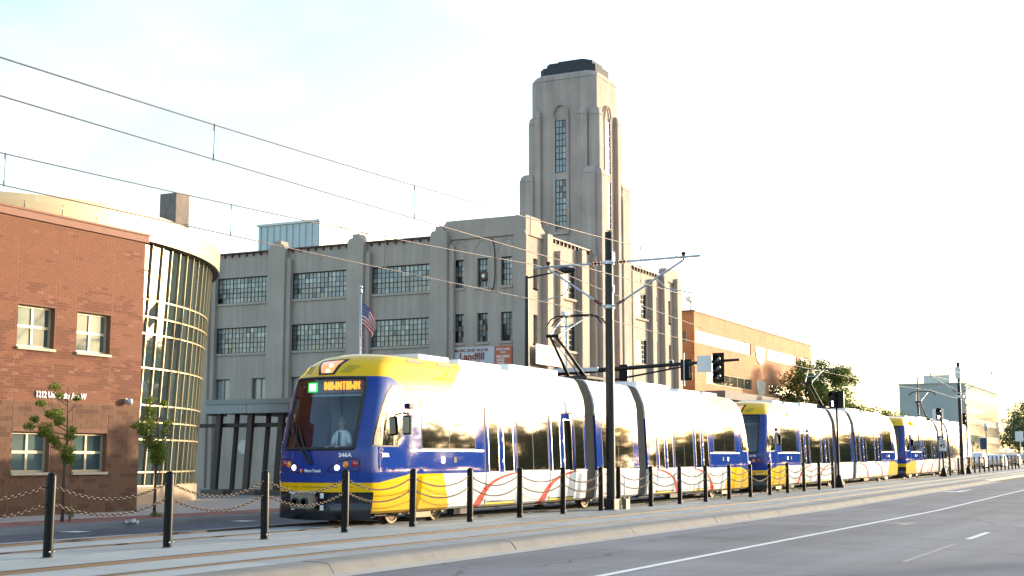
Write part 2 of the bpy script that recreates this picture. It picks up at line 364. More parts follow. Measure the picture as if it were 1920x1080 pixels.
def livery():
    m,t,b=nodes('tram_livery'); x=NX(t); tcn=t.nodes.new('ShaderNodeTexCoord'); sp=t.nodes.new('ShaderNodeSeparateXYZ'); t.links.new(tcn.outputs['Object'],sp.inputs[0])
    X,Y,Z=sp.outputs; a=x.m('SUBTRACT',LEN,x.m('ABSOLUTE',X)); ax=x.m('ABSOLUTE',X)
    BL,YE,WH,RE,BK=(.013,.045,.255),(.76,.44,.004),(.80,.80,.79),(.62,.075,.045),(.012,.014,.02)
    c=x.mix(x.m('MULTIPLY',x.m('GREATER_THAN',Z,1.13),x.m('LESS_THAN',Z,2.78)),WH,BL)
    # blue cab: a band on the nose that arches down to the window line
    cab=x.m('MULTIPLY',x.m('LESS_THAN',a,x.m('ADD',1.42,0)),x.m('LESS_THAN',Z,x.m('SUBTRACT',3.33,x.m('MULTIPLY',x.m('POWER',x.m('MAXIMUM',x.m('SUBTRACT',a,.75),0.),2.),.85))))
    # yellow roof cap at both ends
    cap=x.m('MULTIPLY',x.m('GREATER_THAN',Z,2.78),x.m('LESS_THAN',a,x.m('ADD',2.9,x.m('MULTIPLY',x.m('SUBTRACT',Z,2.78),1.6))))
    c=x.mix(cap,c,YE)
    c=x.mix(x.m('MULTIPLY',cab,x.m('GREATER_THAN',Z,.9)),c,BL)
    # red swooshes
    def swoosh(x0):
        tt=x.m('DIVIDE',x.m('SUBTRACT',Z,.30),.82); tc_=x.m('MAXIMUM',x.m('MINIMUM',tt,1.),0.)
        xc=x.m('SUBTRACT',x0,x.m('ADD',x.m('MULTIPLY',tc_,.75),x.m('MULTIPLY',x.m('POWER',tc_,5.),1.45)))
        wd=x.m('ADD',.05,x.m('MULTIPLY',x.m('SUBTRACT',1.,tc_),.17)); wd=x.m('ADD',wd,x.m('MULTIPLY',x.m('POWER',tc_,4.),.22))
        return x.m('MULTIPLY',x.m('LESS_THAN',x.m('ABSOLUTE',x.m('SUBTRACT',ax,xc)),wd),x.m('LESS_THAN',Z,1.125))
    for x0 in(9.35,5.55): c=x.mix(swoosh(x0),c,RE)
    # yellow skirt
    ysk=x.m('MULTIPLY',x.m('LESS_THAN',Z,x.m('MINIMUM',1.13,x.m('ADD',.955,x.m('MULTIPLY',x.m('MAXIMUM',x.m('SUBTRACT',a,.25),0.),.14)))),x.m('LESS_THAN',a,x.m('SUBTRACT',3.55,x.m('MULTIPLY',Z,.42))))
    c=x.mix(ysk,c,YE)
    bk=x.m('MULTIPLY',x.m('LESS_THAN',a,.09),x.m('LESS_THAN',Z,.75)); c=x.mix(bk,c,BK)
    # road dirt on the skirts
    n=t.nodes.new('ShaderNodeTexNoise'); n.inputs['Scale'].default_value=3; n.inputs['Detail'].default_value=6; t.links.new(tcn.outputs['Object'],n.inputs['Vector'])
    dirt=x.m('MULTIPLY',x.m('MAXIMUM',x.m('SUBTRACT',.75,Z),0.),x.m('MULTIPLY',n.outputs['Fac'],.9)); c=x.mix(x.m('MINIMUM',dirt,.5),c,(.16,.12,.085))
    t.links.new(c,b.inputs['Base Color']); b.inputs['Roughness'].default_value=.55; b.inputs['Specular IOR Level'].default_value=0; b.inputs['Coat Weight'].default_value=.8; b.inputs['Coat Roughness'].default_value=.042
    # slightly wavy body panels
    n2=t.nodes.new('ShaderNodeTexNoise'); n2.inputs['Scale'].default_value=1.1; n2.inputs['Detail'].default_value=2; t.links.new(tcn.outputs['Object'],n2.inputs['Vector'])
    bn=t.nodes.new('ShaderNodeBump'); bn.inputs['Strength'].default_value=.018; bn.inputs['Distance'].default_value=.05; t.links.new(n2.outputs['Fac'],bn.inputs['Height']); t.links.new(bn.outputs[0],b.inputs['Coat Normal']); t.links.new(bn.outputs[0],b.inputs['Normal'])
    return m
LV=livery()
def side_glass():
    m,t,b=nodes('tinted_window'); x=NX(t); g=t.nodes.new('ShaderNodeTexCoord')
    b.inputs['Base Color'].default_value=(.010,.011,.009,1); b.inputs['Roughness'].default_value=.035; b.inputs['IOR'].default_value=1.7
    n=t.nodes.new('ShaderNodeTexNoise'); n.inputs['Scale'].default_value=1.6; n.inputs['Detail'].default_value=2; t.links.new(g.outputs['Object'],n.inputs['Vector'])
    bn=t.nodes.new('ShaderNodeBump'); bn.inputs['Strength'].default_value=.008; bn.inputs['Distance'].default_value=.05; t.links.new(n.outputs['Fac'],bn.inputs['Height']); t.links.new(bn.outputs[0],b.inputs['Normal'])
    return m
SG=side_glass()
def clear_glass():
    m=bpy.data.materials.new('windscreen_glass'); m.use_nodes=True; t=m.node_tree; t.nodes.clear()
    o=t.nodes.new('ShaderNodeOutputMaterial'); tr=t.nodes.new('ShaderNodeBsdfTransparent'); tr.inputs[0].default_value=(.80,.90,.93,1)
    gl=t.nodes.new('ShaderNodeBsdfGlossy'); gl.inputs['Roughness'].default_value=.02; gl.inputs[0].default_value=(.9,.95,1,1)
    fr=t.nodes.new('ShaderNodeFresnel'); fr.inputs[0].default_value=1.6; mx=t.nodes.new('ShaderNodeMixShader')
    t.links.new(fr.outputs[0],mx.inputs[0]); t.links.new(tr.outputs[0],mx.inputs[1]); t.links.new(gl.outputs[0],mx.inputs[2]); t.links.new(mx.outputs[0],o.inputs[0]); return m
WG=clear_glass()
M['rubber']=mat('black_rubber',(.015,.015,.016),.6,0,.1,10)
M['bellow']=mat('grey_bellows',(.17,.15,.125),.7,0,.12,6)
M['trim']=mat('polished_trim',(.72,.70,.66),.22,.85,.05,9)
M['bogie']=mat('sunlit_bogie',(.17,.125,.075),.6,.35,.25,9,bump=.2,bscale=30)  # golden-brown glow of low sun put into the metal's colour
M['dark']=mat('dark_underframe',(.02,.02,.021),.7,0,.15,7)
M['cab']=mat('cab_panel_grey',(.30,.38,.43),.7,0,.06,4)
M['cab2']=mat('cab_panel_dark',(.10,.135,.16),.7,0,.06,4)
M['led']=mat('amber_led',(.02,.01,0),.5,0,0,emit=(1,.27,.008),es=.75)
M['ledg']=mat('green_led',(.02,.1,.02),.5,0,0,emit=(.03,.8,.10),es=.35)
M['ledw']=mat('white_led',(.5,.5,.5),.5,0,0,emit=(.9,1,.92),es=.6)
M['head']=mat('headlight_lit',(.8,.8,.8),.2,0,0,emit=(1,.72,.62),es=2.2)
M['headhot']=mat('headlight_bulb',(.9,.9,.9),.2,0,0,emit=(1,.85,.78),es=1.2)
M['beacon']=mat('roof_headlight_lit',(.85,.36,.08),.15,0,0,emit=(1,.40,.11),es=.17,coat=1)
M['amber']=mat('amber_lens',(.75,.24,.01),.12,0,0,coat=1)
M['redlens']=mat('red_lens',(.42,.012,.012),.12,0,0,coat=1)
M['yellow']=mat('yellow_paint',(.80,.55,.01),.4,0,.05,6)
M['ventyellow']=mat('yellow_vent',(.42,.30,.01),.6,0,.05,6)
M['wtext']=mat('white_lettering',(.85,.85,.85),.4,0,0)
M['tred']=mat('red_roundel',(.45,.02,.03),.4,0,0)
M['mirror']=mat('mirror_glass',(.8,.8,.78),.05,1,0)
# ---- nose + module shell meshes (built once, shared by the three cars)
ZL=[.27,.33,.50,.60,.73,.95,1.13,1.35,1.55,1.72,2.05,2.4,2.75,3.05,3.28,3.38,3.5,3.6,3.72,3.80,3.84,3.88,3.90,3.93]
def ring(dx,s): 
    L_=[(-LEN+xf(z)+dx,-ys(z)*s,z) for z in ZL]
    return L_+[(x,-y,z) for x,y,z in reversed(L_[:-1])]
def ringx(x): return [(x,-ys(z),z) for z in ZL]+[(x,ys(z),z) for z in reversed(ZL[:-1])]
def end_module():
    b=MB(); rs=[ring(d,s) for s,d in zip(SS,SD)]+[ringx(-10.8),ringx(-7.),ringx(-2.52)]
    i0,i1=ZL.index(1.72),ZL.index(3.28); n=len(ZL); m_=2*n-1
    sk=lambda i,j: i<3 and (i0<=j<i1 or i0<=m_-2-j<i1)
    b.grid(rs,skip=sk); e=rs[-1]; b.add(e,[tuple(range(len(e)))]); return b
def windscreen():
    b=MB(); zz=[z for z in ZL if 1.72<=z<=3.28]; P=[]
    for z in zz: P.append([front(k/12*.72*ys(z),z,.012) for k in range(-12,13)])
    b.grid(P); return b
def patch(x0,x1,z0,z1,off,nx=2,nz=6,rim=True,xl=None,xr=None):
    b=MB(); P=[]
    for i in range(nz+1):
        z=z0+(z1-z0)*i/nz; a=xl(z) if xl else x0; c=xr(z) if xr else x1
        P.append([side(a+(c-a)*j/nx,z,off) for j in range(nx+1)])
    b.grid(P)
    if rim:
        pr_=P[0]+[r[-1] for r in P[1:-1]]+P[-1][::-1]+[r[0] for r in P[1:-1]][::-1]; k=len(pr_)
        q=[(x,y+off+.01,z) for x,y,z in pr_]; b.add(pr_+q,[(i,(i+1)%k,k+(i+1)%k,k+i) for i in range(k)])
    return b
def make_car(label):
    T=thing('light_rail_car',label,'tram',(0,0,0),'coupled light rail cars on the far track')
    body=end_module().build('cab_body',LV,T,True,auto=38)
    r2=bpy.data.objects.new('cab_body',body.data); link(r2); r2.parent=T
    # rear end is the same shell turned round: mirrored mesh so the livery reads right
    mb=end_module(); mb.v=[(-x,y,z) for x,y,z in mb.v]; bpy.data.objects.remove(r2); rear=mb.build('cab_body',LV,T,True,auto=38)
    b=MB(); b.grid([ringx(-1.72),ringx(0),ringx(1.72)]); e=ringx(-1.72); b.add(e,[tuple(range(len(e)))]); e=ringx(1.72); b.add(e,[tuple(range(len(e)))]); b.build('centre_body',LV,T,True,auto=38)
    for sx in(-1,1):
        b=MB(); rr=[]
        for i in range(25):
            k=.955 if i%2 else .90
            rr.append([(sx*(1.72+.8*i/24),y*k,.27+(z-.27)*(1 if i%2 else .985)) for _,y,z in ringx(0)])
        b.grid(rr); b.build('bellows',M['bellow'],T)
    # windows (pane pairs) on the street side
    def win(x0,x1,z0,z1,name='window'):
        f=patch(x0-.03,x1+.03,z0-.03,z1+.03,.004).build(name,M['rubber'],T); n=2 if x1-x0>1.5 else 1
        for i in range(n):
            w_=(x1-x0)/n; patch(x0+i*w_+(.02 if i else 0),x0+(i+1)*w_-(.02 if i<n-1 else 0),z0,z1,.011).build('pane',SG,f)
    def both(f,x0,x1,*a): f(x0,x1,*a); f(-x1,-x0,*a)
    both(win,-12.10,-9.50,1.73,2.90); both(win,-7.10,-5.20,1.18,2.60); both(win,-3.30,-2.68,1.18,2.60)
    win(-1.25,1.25,1.18,2.60)
    def door(x0,x1):
        fr=patch(x0-.04,x1+.04,.36,2.80,.003).build('door_frame',M['rubber'],T); xm=(x0+x1)/2
        for a,c,hs_ in((x0,xm-.008,1),(xm+.008,x1,0)):
            lf=patch(a,c,.40,2.76,.016).build('door',LV,T)
            patch(a+.13,c-.13,1.12,2.60,.019).build('pane_seal',M['trim'],lf)
            patch(a+.15,c-.15,1.15,2.57,.023).build('pane',SG,lf)
            if hs_==0:
                for z in(1.42,1.98):
                    p=side(a+.07,z,.02); q=MB(); q.lathe([(.02,-.012),(.045,-.012),(.045,0),(.02,0)],p,12,'y'); q.build('push_button',M['white'],lf)
        patch(x0,x1,.30,.36,.02).build('door_step',M['yellow'],T)
    both(door,-8.92,-7.24); both(door,-5.08,-3.43)
    # trims
    both(lambda a,c:patch(a,c,1.655,1.69,.012).build('trim_strip',M['trim'],T),-12.65,-9.05)
    for a,c in((-7.15,-5.15),(-3.38,-2.54),(-1.70,1.70),(2.54,3.38),(5.15,7.15)): patch(a,c,1.125,1.15,.012).build('trim_strip',M['trim'],T)
    for a,c in((-10.6,-9.0),(-7.2,-5.1),(-1.70,1.70),(5.1,7.2),(9.0,10.6)): patch(a,c,.80,.812,.004).build('panel_joint',M['galv'],T)
    for xx in(-12.72,-9.03,9.03,12.72): patch(xx-.006,xx+.006,.3,3.2,.003,nx=1,nz=10).build('panel_joint',M['dark'],T)
    for xx in (-11.15,-10.55,10.55,11.15): patch(xx-.07,xx+.07,1.38,1.52,.012).build('side_marker',M['trim'] if abs(xx)>11 else M['dark'],T)
    # cab side window (teardrop)
    for sx in(-1,1):
        zb=[1.78,1.95,2.3,2.65,2.95,3.08,3.14]; xlv=[-14.12,-14.08,-13.93,-13.75,-13.55,-13.4,-13.28]
        xl=lambda z:interp(z,zb,xlv); xr=lambda z:-13.04-(.05 if z>3.1 else 0)-(.12*(1-(z-1.78)/.12) if z<1.9 else 0)
        for nm,g,of,mt in(('cab_window',.035,.006,M['rubber']),('pane',0,.013,SG)):
            if sx<0: q=patch(0,0,1.78-g,3.14+g*.6,of,6,14,True,lambda z:xl(z)-g,lambda z:xr(z)+g)
            else:
                q=patch(0,0,1.78-g,3.14+g*.6,of,6,14,True,lambda z:xl(z)-g,lambda z:xr(z)+g); q.v=[(-x,y,z) for x,y,z in q.v]
            par=q.build(nm,mt,T if nm!='pane' else par,True)
    # mirror on the cab side
    mr=MB(); mr.path([(-12.95,-1.28,2.52),(-13.0,-1.45,2.50),(-13.05,-1.47,2.42)],.018); mb=mr.build('mirror_arm',M['rubber'],T)
    MB().box(-13.12,-13.02,-1.58,-1.36,2.02,2.46).build('mirror',M['rubber'],T,bevel=.04); MB().box(-13.127,-13.121,-1.555,-1.385,2.06,2.42).build('mirror_glass',M['mirror'],mb)
    MB().box(-12.75,-12.55,-1.33,-1.24,2.63,2.75).build('camera_pod',M['rubber'],T,bevel=.02)
    # windscreen, seal, wipers, lamps, vents
    windscreen().build('windscreen',WG,T,True)
    pts=[front(y,1.70,.01) for y in [(-.90+.18*i) for i in range(11)]]; tp=[front(y,3.29,.01) for y in [(.88-.176*i) for i in range(11)]]
    rt=[front(.92-.0*i,1.75+1.5*i/8,.01) for i in range(9)]; lt=[front(-.92,3.25-1.5*i/8,.01) for i in range(9)]
    MB().path(pts+rt+tp+lt+[pts[0]],.035,8).build('windscreen_seal',M['rubber'],T,True)
    for y0,z0,y1,z1,kz in((.0,1.38,.55,2.25,0),(.05,1.36,.93,2.40,1)):
        p=[front(y0+(y1-y0)*i/6,z0+(z1-z0)*i/6,.05) for i in range(7)]
        wp=MB().path(p,.022,6,taper=.012).build('wiper',M['rubber'],T); p2=[front(y1+(-.16+.30*i/6)*.6+.02,z1-.45+.55*i/6,.035) for i in range(7)]; MB().path(p2,.014,5).build('wiper_blade',M['rubber'],wp)
    for sg in(-1,1):
        pod=MB(); loop=[front(sg*y,z,.006) for y,z in((.36,1.21),(.42,1.31),(.62,1.42),(.85,1.485),(1.0,1.475),(1.03,1.42),(1.03,1.25),(1.0,1.205),(.7,1.19),(.45,1.19),(.36,1.21))]
        pd=pod.path(loop,.011,6).build('lamp_pod',M['dark'],T,True)
        for y,z,r,mt,nm in((.57,1.285,.052,'headhot','headlight'),(.75,1.355,.066,'amber','indicator'),(.93,1.37,.070,'redlens','tail_light')):
            p=Vector(front(sg*y,z,0)); q=MB(); q.lathe([(r*1.15,.015),(r*1.15,-.012),(r,-.018),(r*.7,-.034),(r*.3,-.042),(.002,-.044)],p,18,'x'); q.build(nm,M[mt],T,True)
    def fpatch(L_,off,nm,mt,par=T):
        b=MB(); n=8; (a,c,d,e)=L_   # corners (y,z): tl,tr,br,bl
        P=[]
        for i in range(n+1):
            u=i/n; l=(a[0]+(e[0]-a[0])*u,a[1]+(e[1]-a[1])*u); r=(c[0]+(d[0]-c[0])*u,c[1]+(d[1]-c[1])*u)
            P.append([front(l[0]+(r[0]-l[0])*j/n,l[1]+(r[1]-l[1])*j/n,off) for j in range(n+1)])
        b.grid(P); return b.build(nm,mt,par,True)
    rl=fpatch(((.52,3.73),(-.26,3.755),(-.17,3.37),(.26,3.37)),.010,'roof_lamp_bezel',M['dark']); fpatch(((.44,3.70),(-.16,3.725),(-.11,3.41),(.20,3.41)),.018,'roof_lamp',M['beacon'],rl)
    q=MB(); q.lathe([(.05,.0),(.05,-.02),(.002,-.03)],front(.03,3.45,.012),12,'x'); q.build('roof_lamp_bulb',M['headhot'],rl,True); q=MB(); q.lathe([(.05,.0),(.05,-.02),(.002,-.03)],front(.02,3.58,.012),12,'x'); q.build('roof_lamp_bulb',M['headhot'],rl,True)
    fpatch(((.80,3.60),(.58,3.60),(.56,3.42),(.80,3.42)),.006,'vent',M['ventyellow']); fpatch(((-.38,3.60),(-.66,3.58),(-.50,3.42),(-.28,3.42)),.006,'vent',M['ventyellow'])
    for z in(1.12,.96,.86): fpatch(((1.15,z+.006),(-1.15,z+.006),(-1.15,z-.006),(1.15,z-.006)),.004,'front_joint',M['dark'])
    # anticlimber skirt, coupler
    b=MB(); P=[]
    for i in range(15):
        y=-1.22+2.44*i/14; d=interp(abs(y)/1.3,SS,SD); P.append([(-LEN+d+.12,y,.74),(-LEN+d+.06,y,.60),(-LEN+d-.02,y,.42),(-LEN+d-.03,y,.16),(-LEN+d+.35,y,.12)])
    b.grid(P); b.build('front_skirt',mat('skirt_black',(.012,.014,.02),.35,0,.1,5,coat=.3),T,True)
    b=MB(); b.box(-15.12,-14.9,-.26,.26,.40,.72); b.box(-14.95,-14.4,-.12,.12,.45,.65); cp=b.build('coupler',mat('coupler_steel',(.20,.175,.15),.55,.4,.15,8),T,bevel=.02)
    for y in(-.12,.12):
        q=MB(); q.lathe([(.095,-.03),(.095,.0),(.06,.0),(.06,-.03)],(-15.13,y,.55),14,'x'); q.build('coupler_cone',M['dark'],cp)
    for y,z in((-.38,.68),(.38,.68),(-.38,.42),(.38,.42)): MB().box(-14.86,-14.82,y-.035,y+.035,z-.055,z+.055).build('coupler_contact',M['white'],cp)
    q=MB(); q.box(-15.10,-14.95,-.3,.3,.735,.78); q.build('coupler_cover',M['signback'],cp)
    # underframe, bogies
    b=MB(); b.box(-13.6,-2.6,-.95,.95,.20,.45); b.box(2.6,13.6,-.95,.95,.20,.45); b.box(-1.7,1.7,-.95,.95,.22,.45); b.box(-10.2,-9.4,-1.1,-.9,.12,.32); b.box(5.2,6.4,-1.1,-.9,.12,.32); b.build('underframe',M['dark'],T)
    for bx in(-11.65,0,11.65):
        hb=1.0 if bx else 1.55
        b=MB(); b.box(bx-hb-.25,bx+hb+.25,-1.0,-.86,.22,.36); b.box(bx-.45,bx+.45,-1.02,-.84,.10,.26); b.box(bx-.62,bx-.5,-1.0,-.86,.34,.46); b.box(bx+.5,bx+.62,-1.0,-.86,.34,.46)
        for s in(-1,1): b.tube((bx+s*hb,-1.03,.31),(bx+s*hb,-.8,.31),.12,n=12); b.tube((bx+s*(hb-.42),-.95,.2),(bx+s*(hb-.42),-.95,.45),.08,n=10)
        bg_=b.build('bogie_frame',M['bogie'],T,bevel=.012)
        for s in(-1,1):
            for yy in(-.72,.72):
                q=MB(); q.lathe([(.08,-.10),(.20,-.09),(.27,-.07),(.28,-.10),(.33,-.10),(.335,.03),(.365,.05),(.365,.065),(.08,.065)],(bx+s*hb,yy,.335),24,'y'); q.build('wheel',M['bogie'],bg_,True,auto=30)
    # roof gear: fairings and boxes
    rf=[]
    for x0,x1,y,h,mt in((-11.4,-9.9,-.66,.10,'white'),(-9.4,-7.0,-.66,.09,'white'),(-6.4,-3.2,-.6,.16,'white'),(3.2,6.4,-.6,.16,'white'),(7.2,9.6,-.66,.09,'white'),(9.9,11.6,-.66,.10,'white')):
        MB().box(x0,x1,y-.1,-y+.1,3.86,3.91+h).build('roof_box',M[mt],T,bevel=.03)
    for x0,x1 in((-12.3,-11.6),(-10.9,-10.2),(10.2,10.9)): patch(x0,x1,3.735,3.80,.012).build('roof_hatch_strip',M['amber'],T)
    for x0,x1 in((-5.9,-5.3),(-.9,-.3),(8.2,8.9)): patch(x0,x1,3.42,3.62,.006).build('roof_panel',M['signback'],T)
    # pantograph over the centre module
    pg=MB().box(-.7,.9,-.55,.55,3.98,4.06).box(-.5,-.4,-.45,-.35,3.9,4.0).box(.6,.7,.35,.45,3.9,4.0).box(.6,.7,-.45,-.35,3.9,4.0).build('pantograph_base',M['dark'],T)
    b=MB(); b.tube((-.25,-.28,4.08),(-2.02,-.10,5.22),.055,.04); b.tube((-.25,.28,4.08),(-2.02,.10,5.22),.055,.04); b.tube((-.02,0,4.1),(-1.98,0,5.08),.018); b.tube((-2.02,-.22,5.22),(-2.02,.22,5.22),.05); b.build('pantograph_arm',M['black'],T)
    b=MB()
    for s in(-1,1): b.tube((-2.02,s*.16,5.22),(-.25,s*.42,5.98),.028,.02); b.tube((-1.2,s*.28,5.57),(-1.2,-s*.02,5.57),.012)
    b.tube((-1.1,-.3,5.60),(-1.1,.3,5.60),.014); b.build('pantograph_upper_arm',M['galv'],T)
    b=MB()
    for dx in(-.18,.18): b.path([(-.25+dx,-.95,5.72),(-.25+dx,-.82,5.9),(-.25+dx,-.62,6.0),(-.25+dx,0,6.02),(-.25+dx,.62,6.0),(-.25+dx,.82,5.9),(-.25+dx,.95,5.72)],.022)
    b.tube((-.43,-.45,5.99),(-.07,-.45,5.99),.02); b.tube((-.43,.45,5.99),(-.07,.45,5.99),.02); b.build('collector_head',M['black'],T)
    # cab interior
    b=MB(); b.box(-12.42,-12.36,-1.05,1.05,.5,3.3); b.box(-13.1,-12.42,-.9,.9,3.28,3.32); b.build('cab_wall',M['cab'],T)
    b=MB(); b.prism([(-14.25,1.0),(-14.25,1.62),(-13.98,1.70),(-13.8,1.66),(-13.75,1.0)],'y',-.72,.72); b.build('cab_console',M['cab'],T,bevel=.02)
    MB().box(-12.44,-12.421,.1,.75,1.2,3.2).build('cab_door',M['cab2'],T); MB().box(-13.7,-13.6,-.75,.75,2.9,2.95).build('sun_visor',M['cab'],T)
    return T
CAR1=make_car('leading blue, white and yellow light rail car with its amber destination sign lit')
def copy_tree(o,parent=None):
    c=o.copy(); link(c); c.parent=parent
    for ch in o.children: copy_tree(ch,c)
    return c
kids=list(CAR1.children)
CAR2=copy_tree(CAR1); CAR3=copy_tree(CAR1)
CAR2['label']='middle light rail car, coupled between the leading car and the last one'
CAR3['label']='last light rail car of the row, its tail beside the second overhead-wire pole'
PER=30.9; X1=39.6
for i,c in enumerate((CAR1,CAR2,CAR3)):
    xc=X1+PER*i; g0=(grade(xc-14)+grade(xc+14))/2
    c.location=(xc,17.465,.15+g0); c.rotation_euler=(0,-math.atan((grade(xc+11.6)-grade(xc-11.6))/23.2),0); WL[c]=Vector((0,0,0))
# lead car only: numbers, badge, destination sign, driver
def ftext(body,size,y,z,mt,nm='lettering',par=CAR1,off=.012,bold=0,sx=1,turn=0):
    p=Vector(front(y,z,off)); slope=Vector(front(y-.03,z,off))-Vector(front(y+.03,z,off)); rz=math.atan2(slope.y,slope.x)
    up=Vector(front(y,z+.05,off))-p; tilt=math.atan2(up.x,up.z)
    o=text(nm,body,size,(0,0,0),'-x',M[mt],par,'CENTER',bold,sx,.003); Xv=slope.normalized(); Zv=up.normalized(); Nv=Xv.cross(Zv).normalized()
    o.matrix_local=Matrix.Translation(p)@Matrix((Xv,Zv,Nv)).transposed().to_4x4(); return o
ftext('246A',.115,-.74,1.525,'wtext',bold=.004,sx=1.15)
ftext('MetroTransit',.10,.0,1.185,'wtext',sx=.8,bold=.001)
q=MB(); q.lathe([(.052,.0),(.052,-.006),(.002,-.007)],front(.33,1.215,.004),18,'x'); q.build('badge',M['tred'],CAR1,True); ftext('T',.075,.33,1.19,'wtext',off=.022,bold=.003)
def stext(body,size,x,z,mt,par,bold=0):
    p=Vector(side(x,z,.02)); q=Vector(side(x+.4,z,.02)); o=text('lettering',body,size,p,(R(90),0,math.atan2(q.y-p.y,q.x-p.x)),M[mt],par,'LEFT',bold); return o
stext('246A',.13,-13.86,1.52,'wtext',CAR1,.003)
stext('217',.13,-13.95,1.52,'wtext',CAR2,.003); ftext('217B',.115,-.72,1.525,'wtext',par=CAR2,bold=.004,sx=1.15)
# destination sign (dot-matrix letters behind the windscreen)
sg=MB().box(-13.75,-13.6,-.85,.85,2.97,3.27).build('destination_sign',M['cab2'],CAR1)
GL={'D':('110','101','101','101','101','101','110'),'O':('111','101','101','101','101','101','111'),'W':('10001','10001','10001','10101','10101','11011','10001'),'N':('1001','1101','1101','1011','1011','1001','1001'),'T':('111','010','010','010','010','010','010')}
b=MB(); yy=.31; px=.026; sxp=-13.80
for ch in 'DOWNTOWN':
    g=GL[ch]
    for r_,row in enumerate(g):
        for c_,v in enumerate(row):
            if v=='1':
                y=yy-c_*px; z=3.215-r_*px; b.box(sxp,sxp+.03,y-px*.47,y+px*.47,z-px*.47,z+px*.47)
    yy-=(len(g[0])+1)*px
b.build('destination_text',M['led'],sg)
MB().box(-13.80,-13.77,.52,.76,3.0,3.22).build('route_sign_border',M['ledg'],sg); MB().box(-13.806,-13.80,.55,.73,3.03,3.19).build('route_sign',M['ledw'],sg)
for y in(.87,-.70):
    q=MB(); q.lathe([(.04,0),(.04,-.02),(.002,-.03)],(-13.80,y,3.13),12,'x'); q.build('sign_lamp',M['redlens'],sg)
# driver
def person_driver():
    P=thing('person','seated tram driver in a white short-sleeved shirt and dark tie behind the windscreen','person',(0,0,0))
    shirt=mat('white_shirt',(.72,.76,.80),.8,0,.06,20); skin=mat('skin',(.42,.25,.18),.6,0,.05,20); hair=mat('grey_hair',(.16,.14,.12),.7,0,.1,40); tie=mat('dark_tie',(.02,.02,.04),.6,0,.1,20); trs=mat('navy_trousers',(.02,.022,.035),.8,0,.1,15)
    J=[((0,0,0),.15),((0,0,.16),.15),((-.01,0,.36),.155),((-.02,0,.50),.115),((-.03,0,.585),.055),((-.05,0,.66),.075),((-.05,0,.74),.092),((-.045,0,.82),.078),
       ((-.02,.17,.48),.075),((-.06,.235,.28),.058),((-.10,.25,.20),.046),((-.34,.20,.17),.036),((-.42,.17,.17),.028),
       ((-.02,-.17,.48),.075),((-.06,-.235,.28),.058),((-.10,-.25,.20),.046),((-.34,-.20,.17),.036),((-.42,-.17,.17),.028),
       ((-.10,.09,-.02),.10),((-.48,.11,0),.075),((-.46,.11,-.42),.05),((-.6,.11,-.46),.04),((-.10,-.09,-.02),.10),((-.48,-.11,0),.075),((-.46,-.11,-.42),.05),((-.6,-.11,-.46),.04)]
    Ed=[(0,1),(1,2),(2,3),(3,4),(4,5),(5,6),(6,7),(3,8),(8,9),(9,10),(10,11),(11,12),(3,13),(13,14),(14,15),(15,16),(16,17),(0,18),(18,19),(19,20),(20,21),(0,22),(22,23),(23,24),(24,25)]
    base=len(J)
    for s,pw in((1,12),(-1,17)):          # five short fingers on each hand, curled over the desk edge
        hx,hy,hz=J[pw][0]
        for k,(dy,L_) in enumerate(((-.045*s,.045),(-.02*s,.07),(0,.075),(.02*s,.07),(.04*s,.055))):
            i=len(J); J.append(((hx-L_*.6,hy+dy,hz+.008),.0095)); J.append(((hx-L_,hy+dy*1.15,hz-.018),.008)); Ed+=[(pw,i),(i,i+1)]
    me=bpy.data.meshes.new('body'); me.from_pydata([p for p,_ in J],Ed,[]); o=link(bpy.data.objects.new('body',me))
    sk=o.modifiers.new('skin','SKIN'); o.modifiers.new('sub','SUBSURF').levels=2
    for i,(p,r) in enumerate(J): v=me.skin_vertices[0].data[i]; v.radius=(r,r*1.1 if i in(1,2,3) else r); v.use_root=(i==0)
    dg=bpy.context.evaluated_depsgraph_get(); dg.update(); m2=bpy.data.meshes.new_from_object(o.evaluated_get(dg)); bpy.data.objects.remove(o)
    for mt in(shirt,skin,trs): m2.materials.append(mt)
    for p in m2.polygons:
        c=p.center; p.use_smooth=True
        p.material_index=1 if (c.z>.565 or (abs(c.y)>.16 and c.x<-.11 and c.z>.1)) else (2 if c.z<.06 else 0)
    bo=link(bpy.data.objects.new('body',m2)); bo.parent=P
    h=MB(); h.lathe([(.075,.765),(.090,.785),(.088,.82),(.072,.862),(.04,.888),(.002,.895)],(-.034,0,-.012),18); h.build('hair',hair,P,True)
    f=MB(); f.add([(-.135,0,.755),(-.165,-.012,.705),(-.165,.012,.705),(-.13,0,.69)],[(0,1,2),(1,3,2),(0,3,1),(0,2,3)]); f.build('nose',skin,P)
    f=MB()
    for s in(-1,1): f.lathe([(.002,-.012),(.011,-.004),(.011,.004),(.002,.012)],(-.137,s*.032,.755),8,'x')
    f.build('eyes',tie,P); f=MB().box(-.142,-.132,-.028,.028,.672,.681); f.build('mouth',mat('lips',(.25,.10,.09),.6,0,0),P)
    for s in(-1,1): e=MB(); e.lathe([(.003,-.03),(.014,-.018),(.014,.018),(.003,.03)],(-.04,s*.098,.735),8); e.build('ear',skin,P,True)
    f=MB(); f.add([(-.155,-.022,.53),(-.155,.022,.53),(-.19,.035,.22),(-.195,0,.17),(-.19,-.035,.22)],[(0,1,2,3,4)]); f.build('tie',tie,P)
    f=MB(); f.prism([(-.02,-.09),(.07,-.06),(.07,.06),(-.02,.09)],'z',.545,.585); f.build('collar',shirt,P,bevel=.01)
    return P
DR=person_driver(); DR.location=(26.35,17.62,1.72)
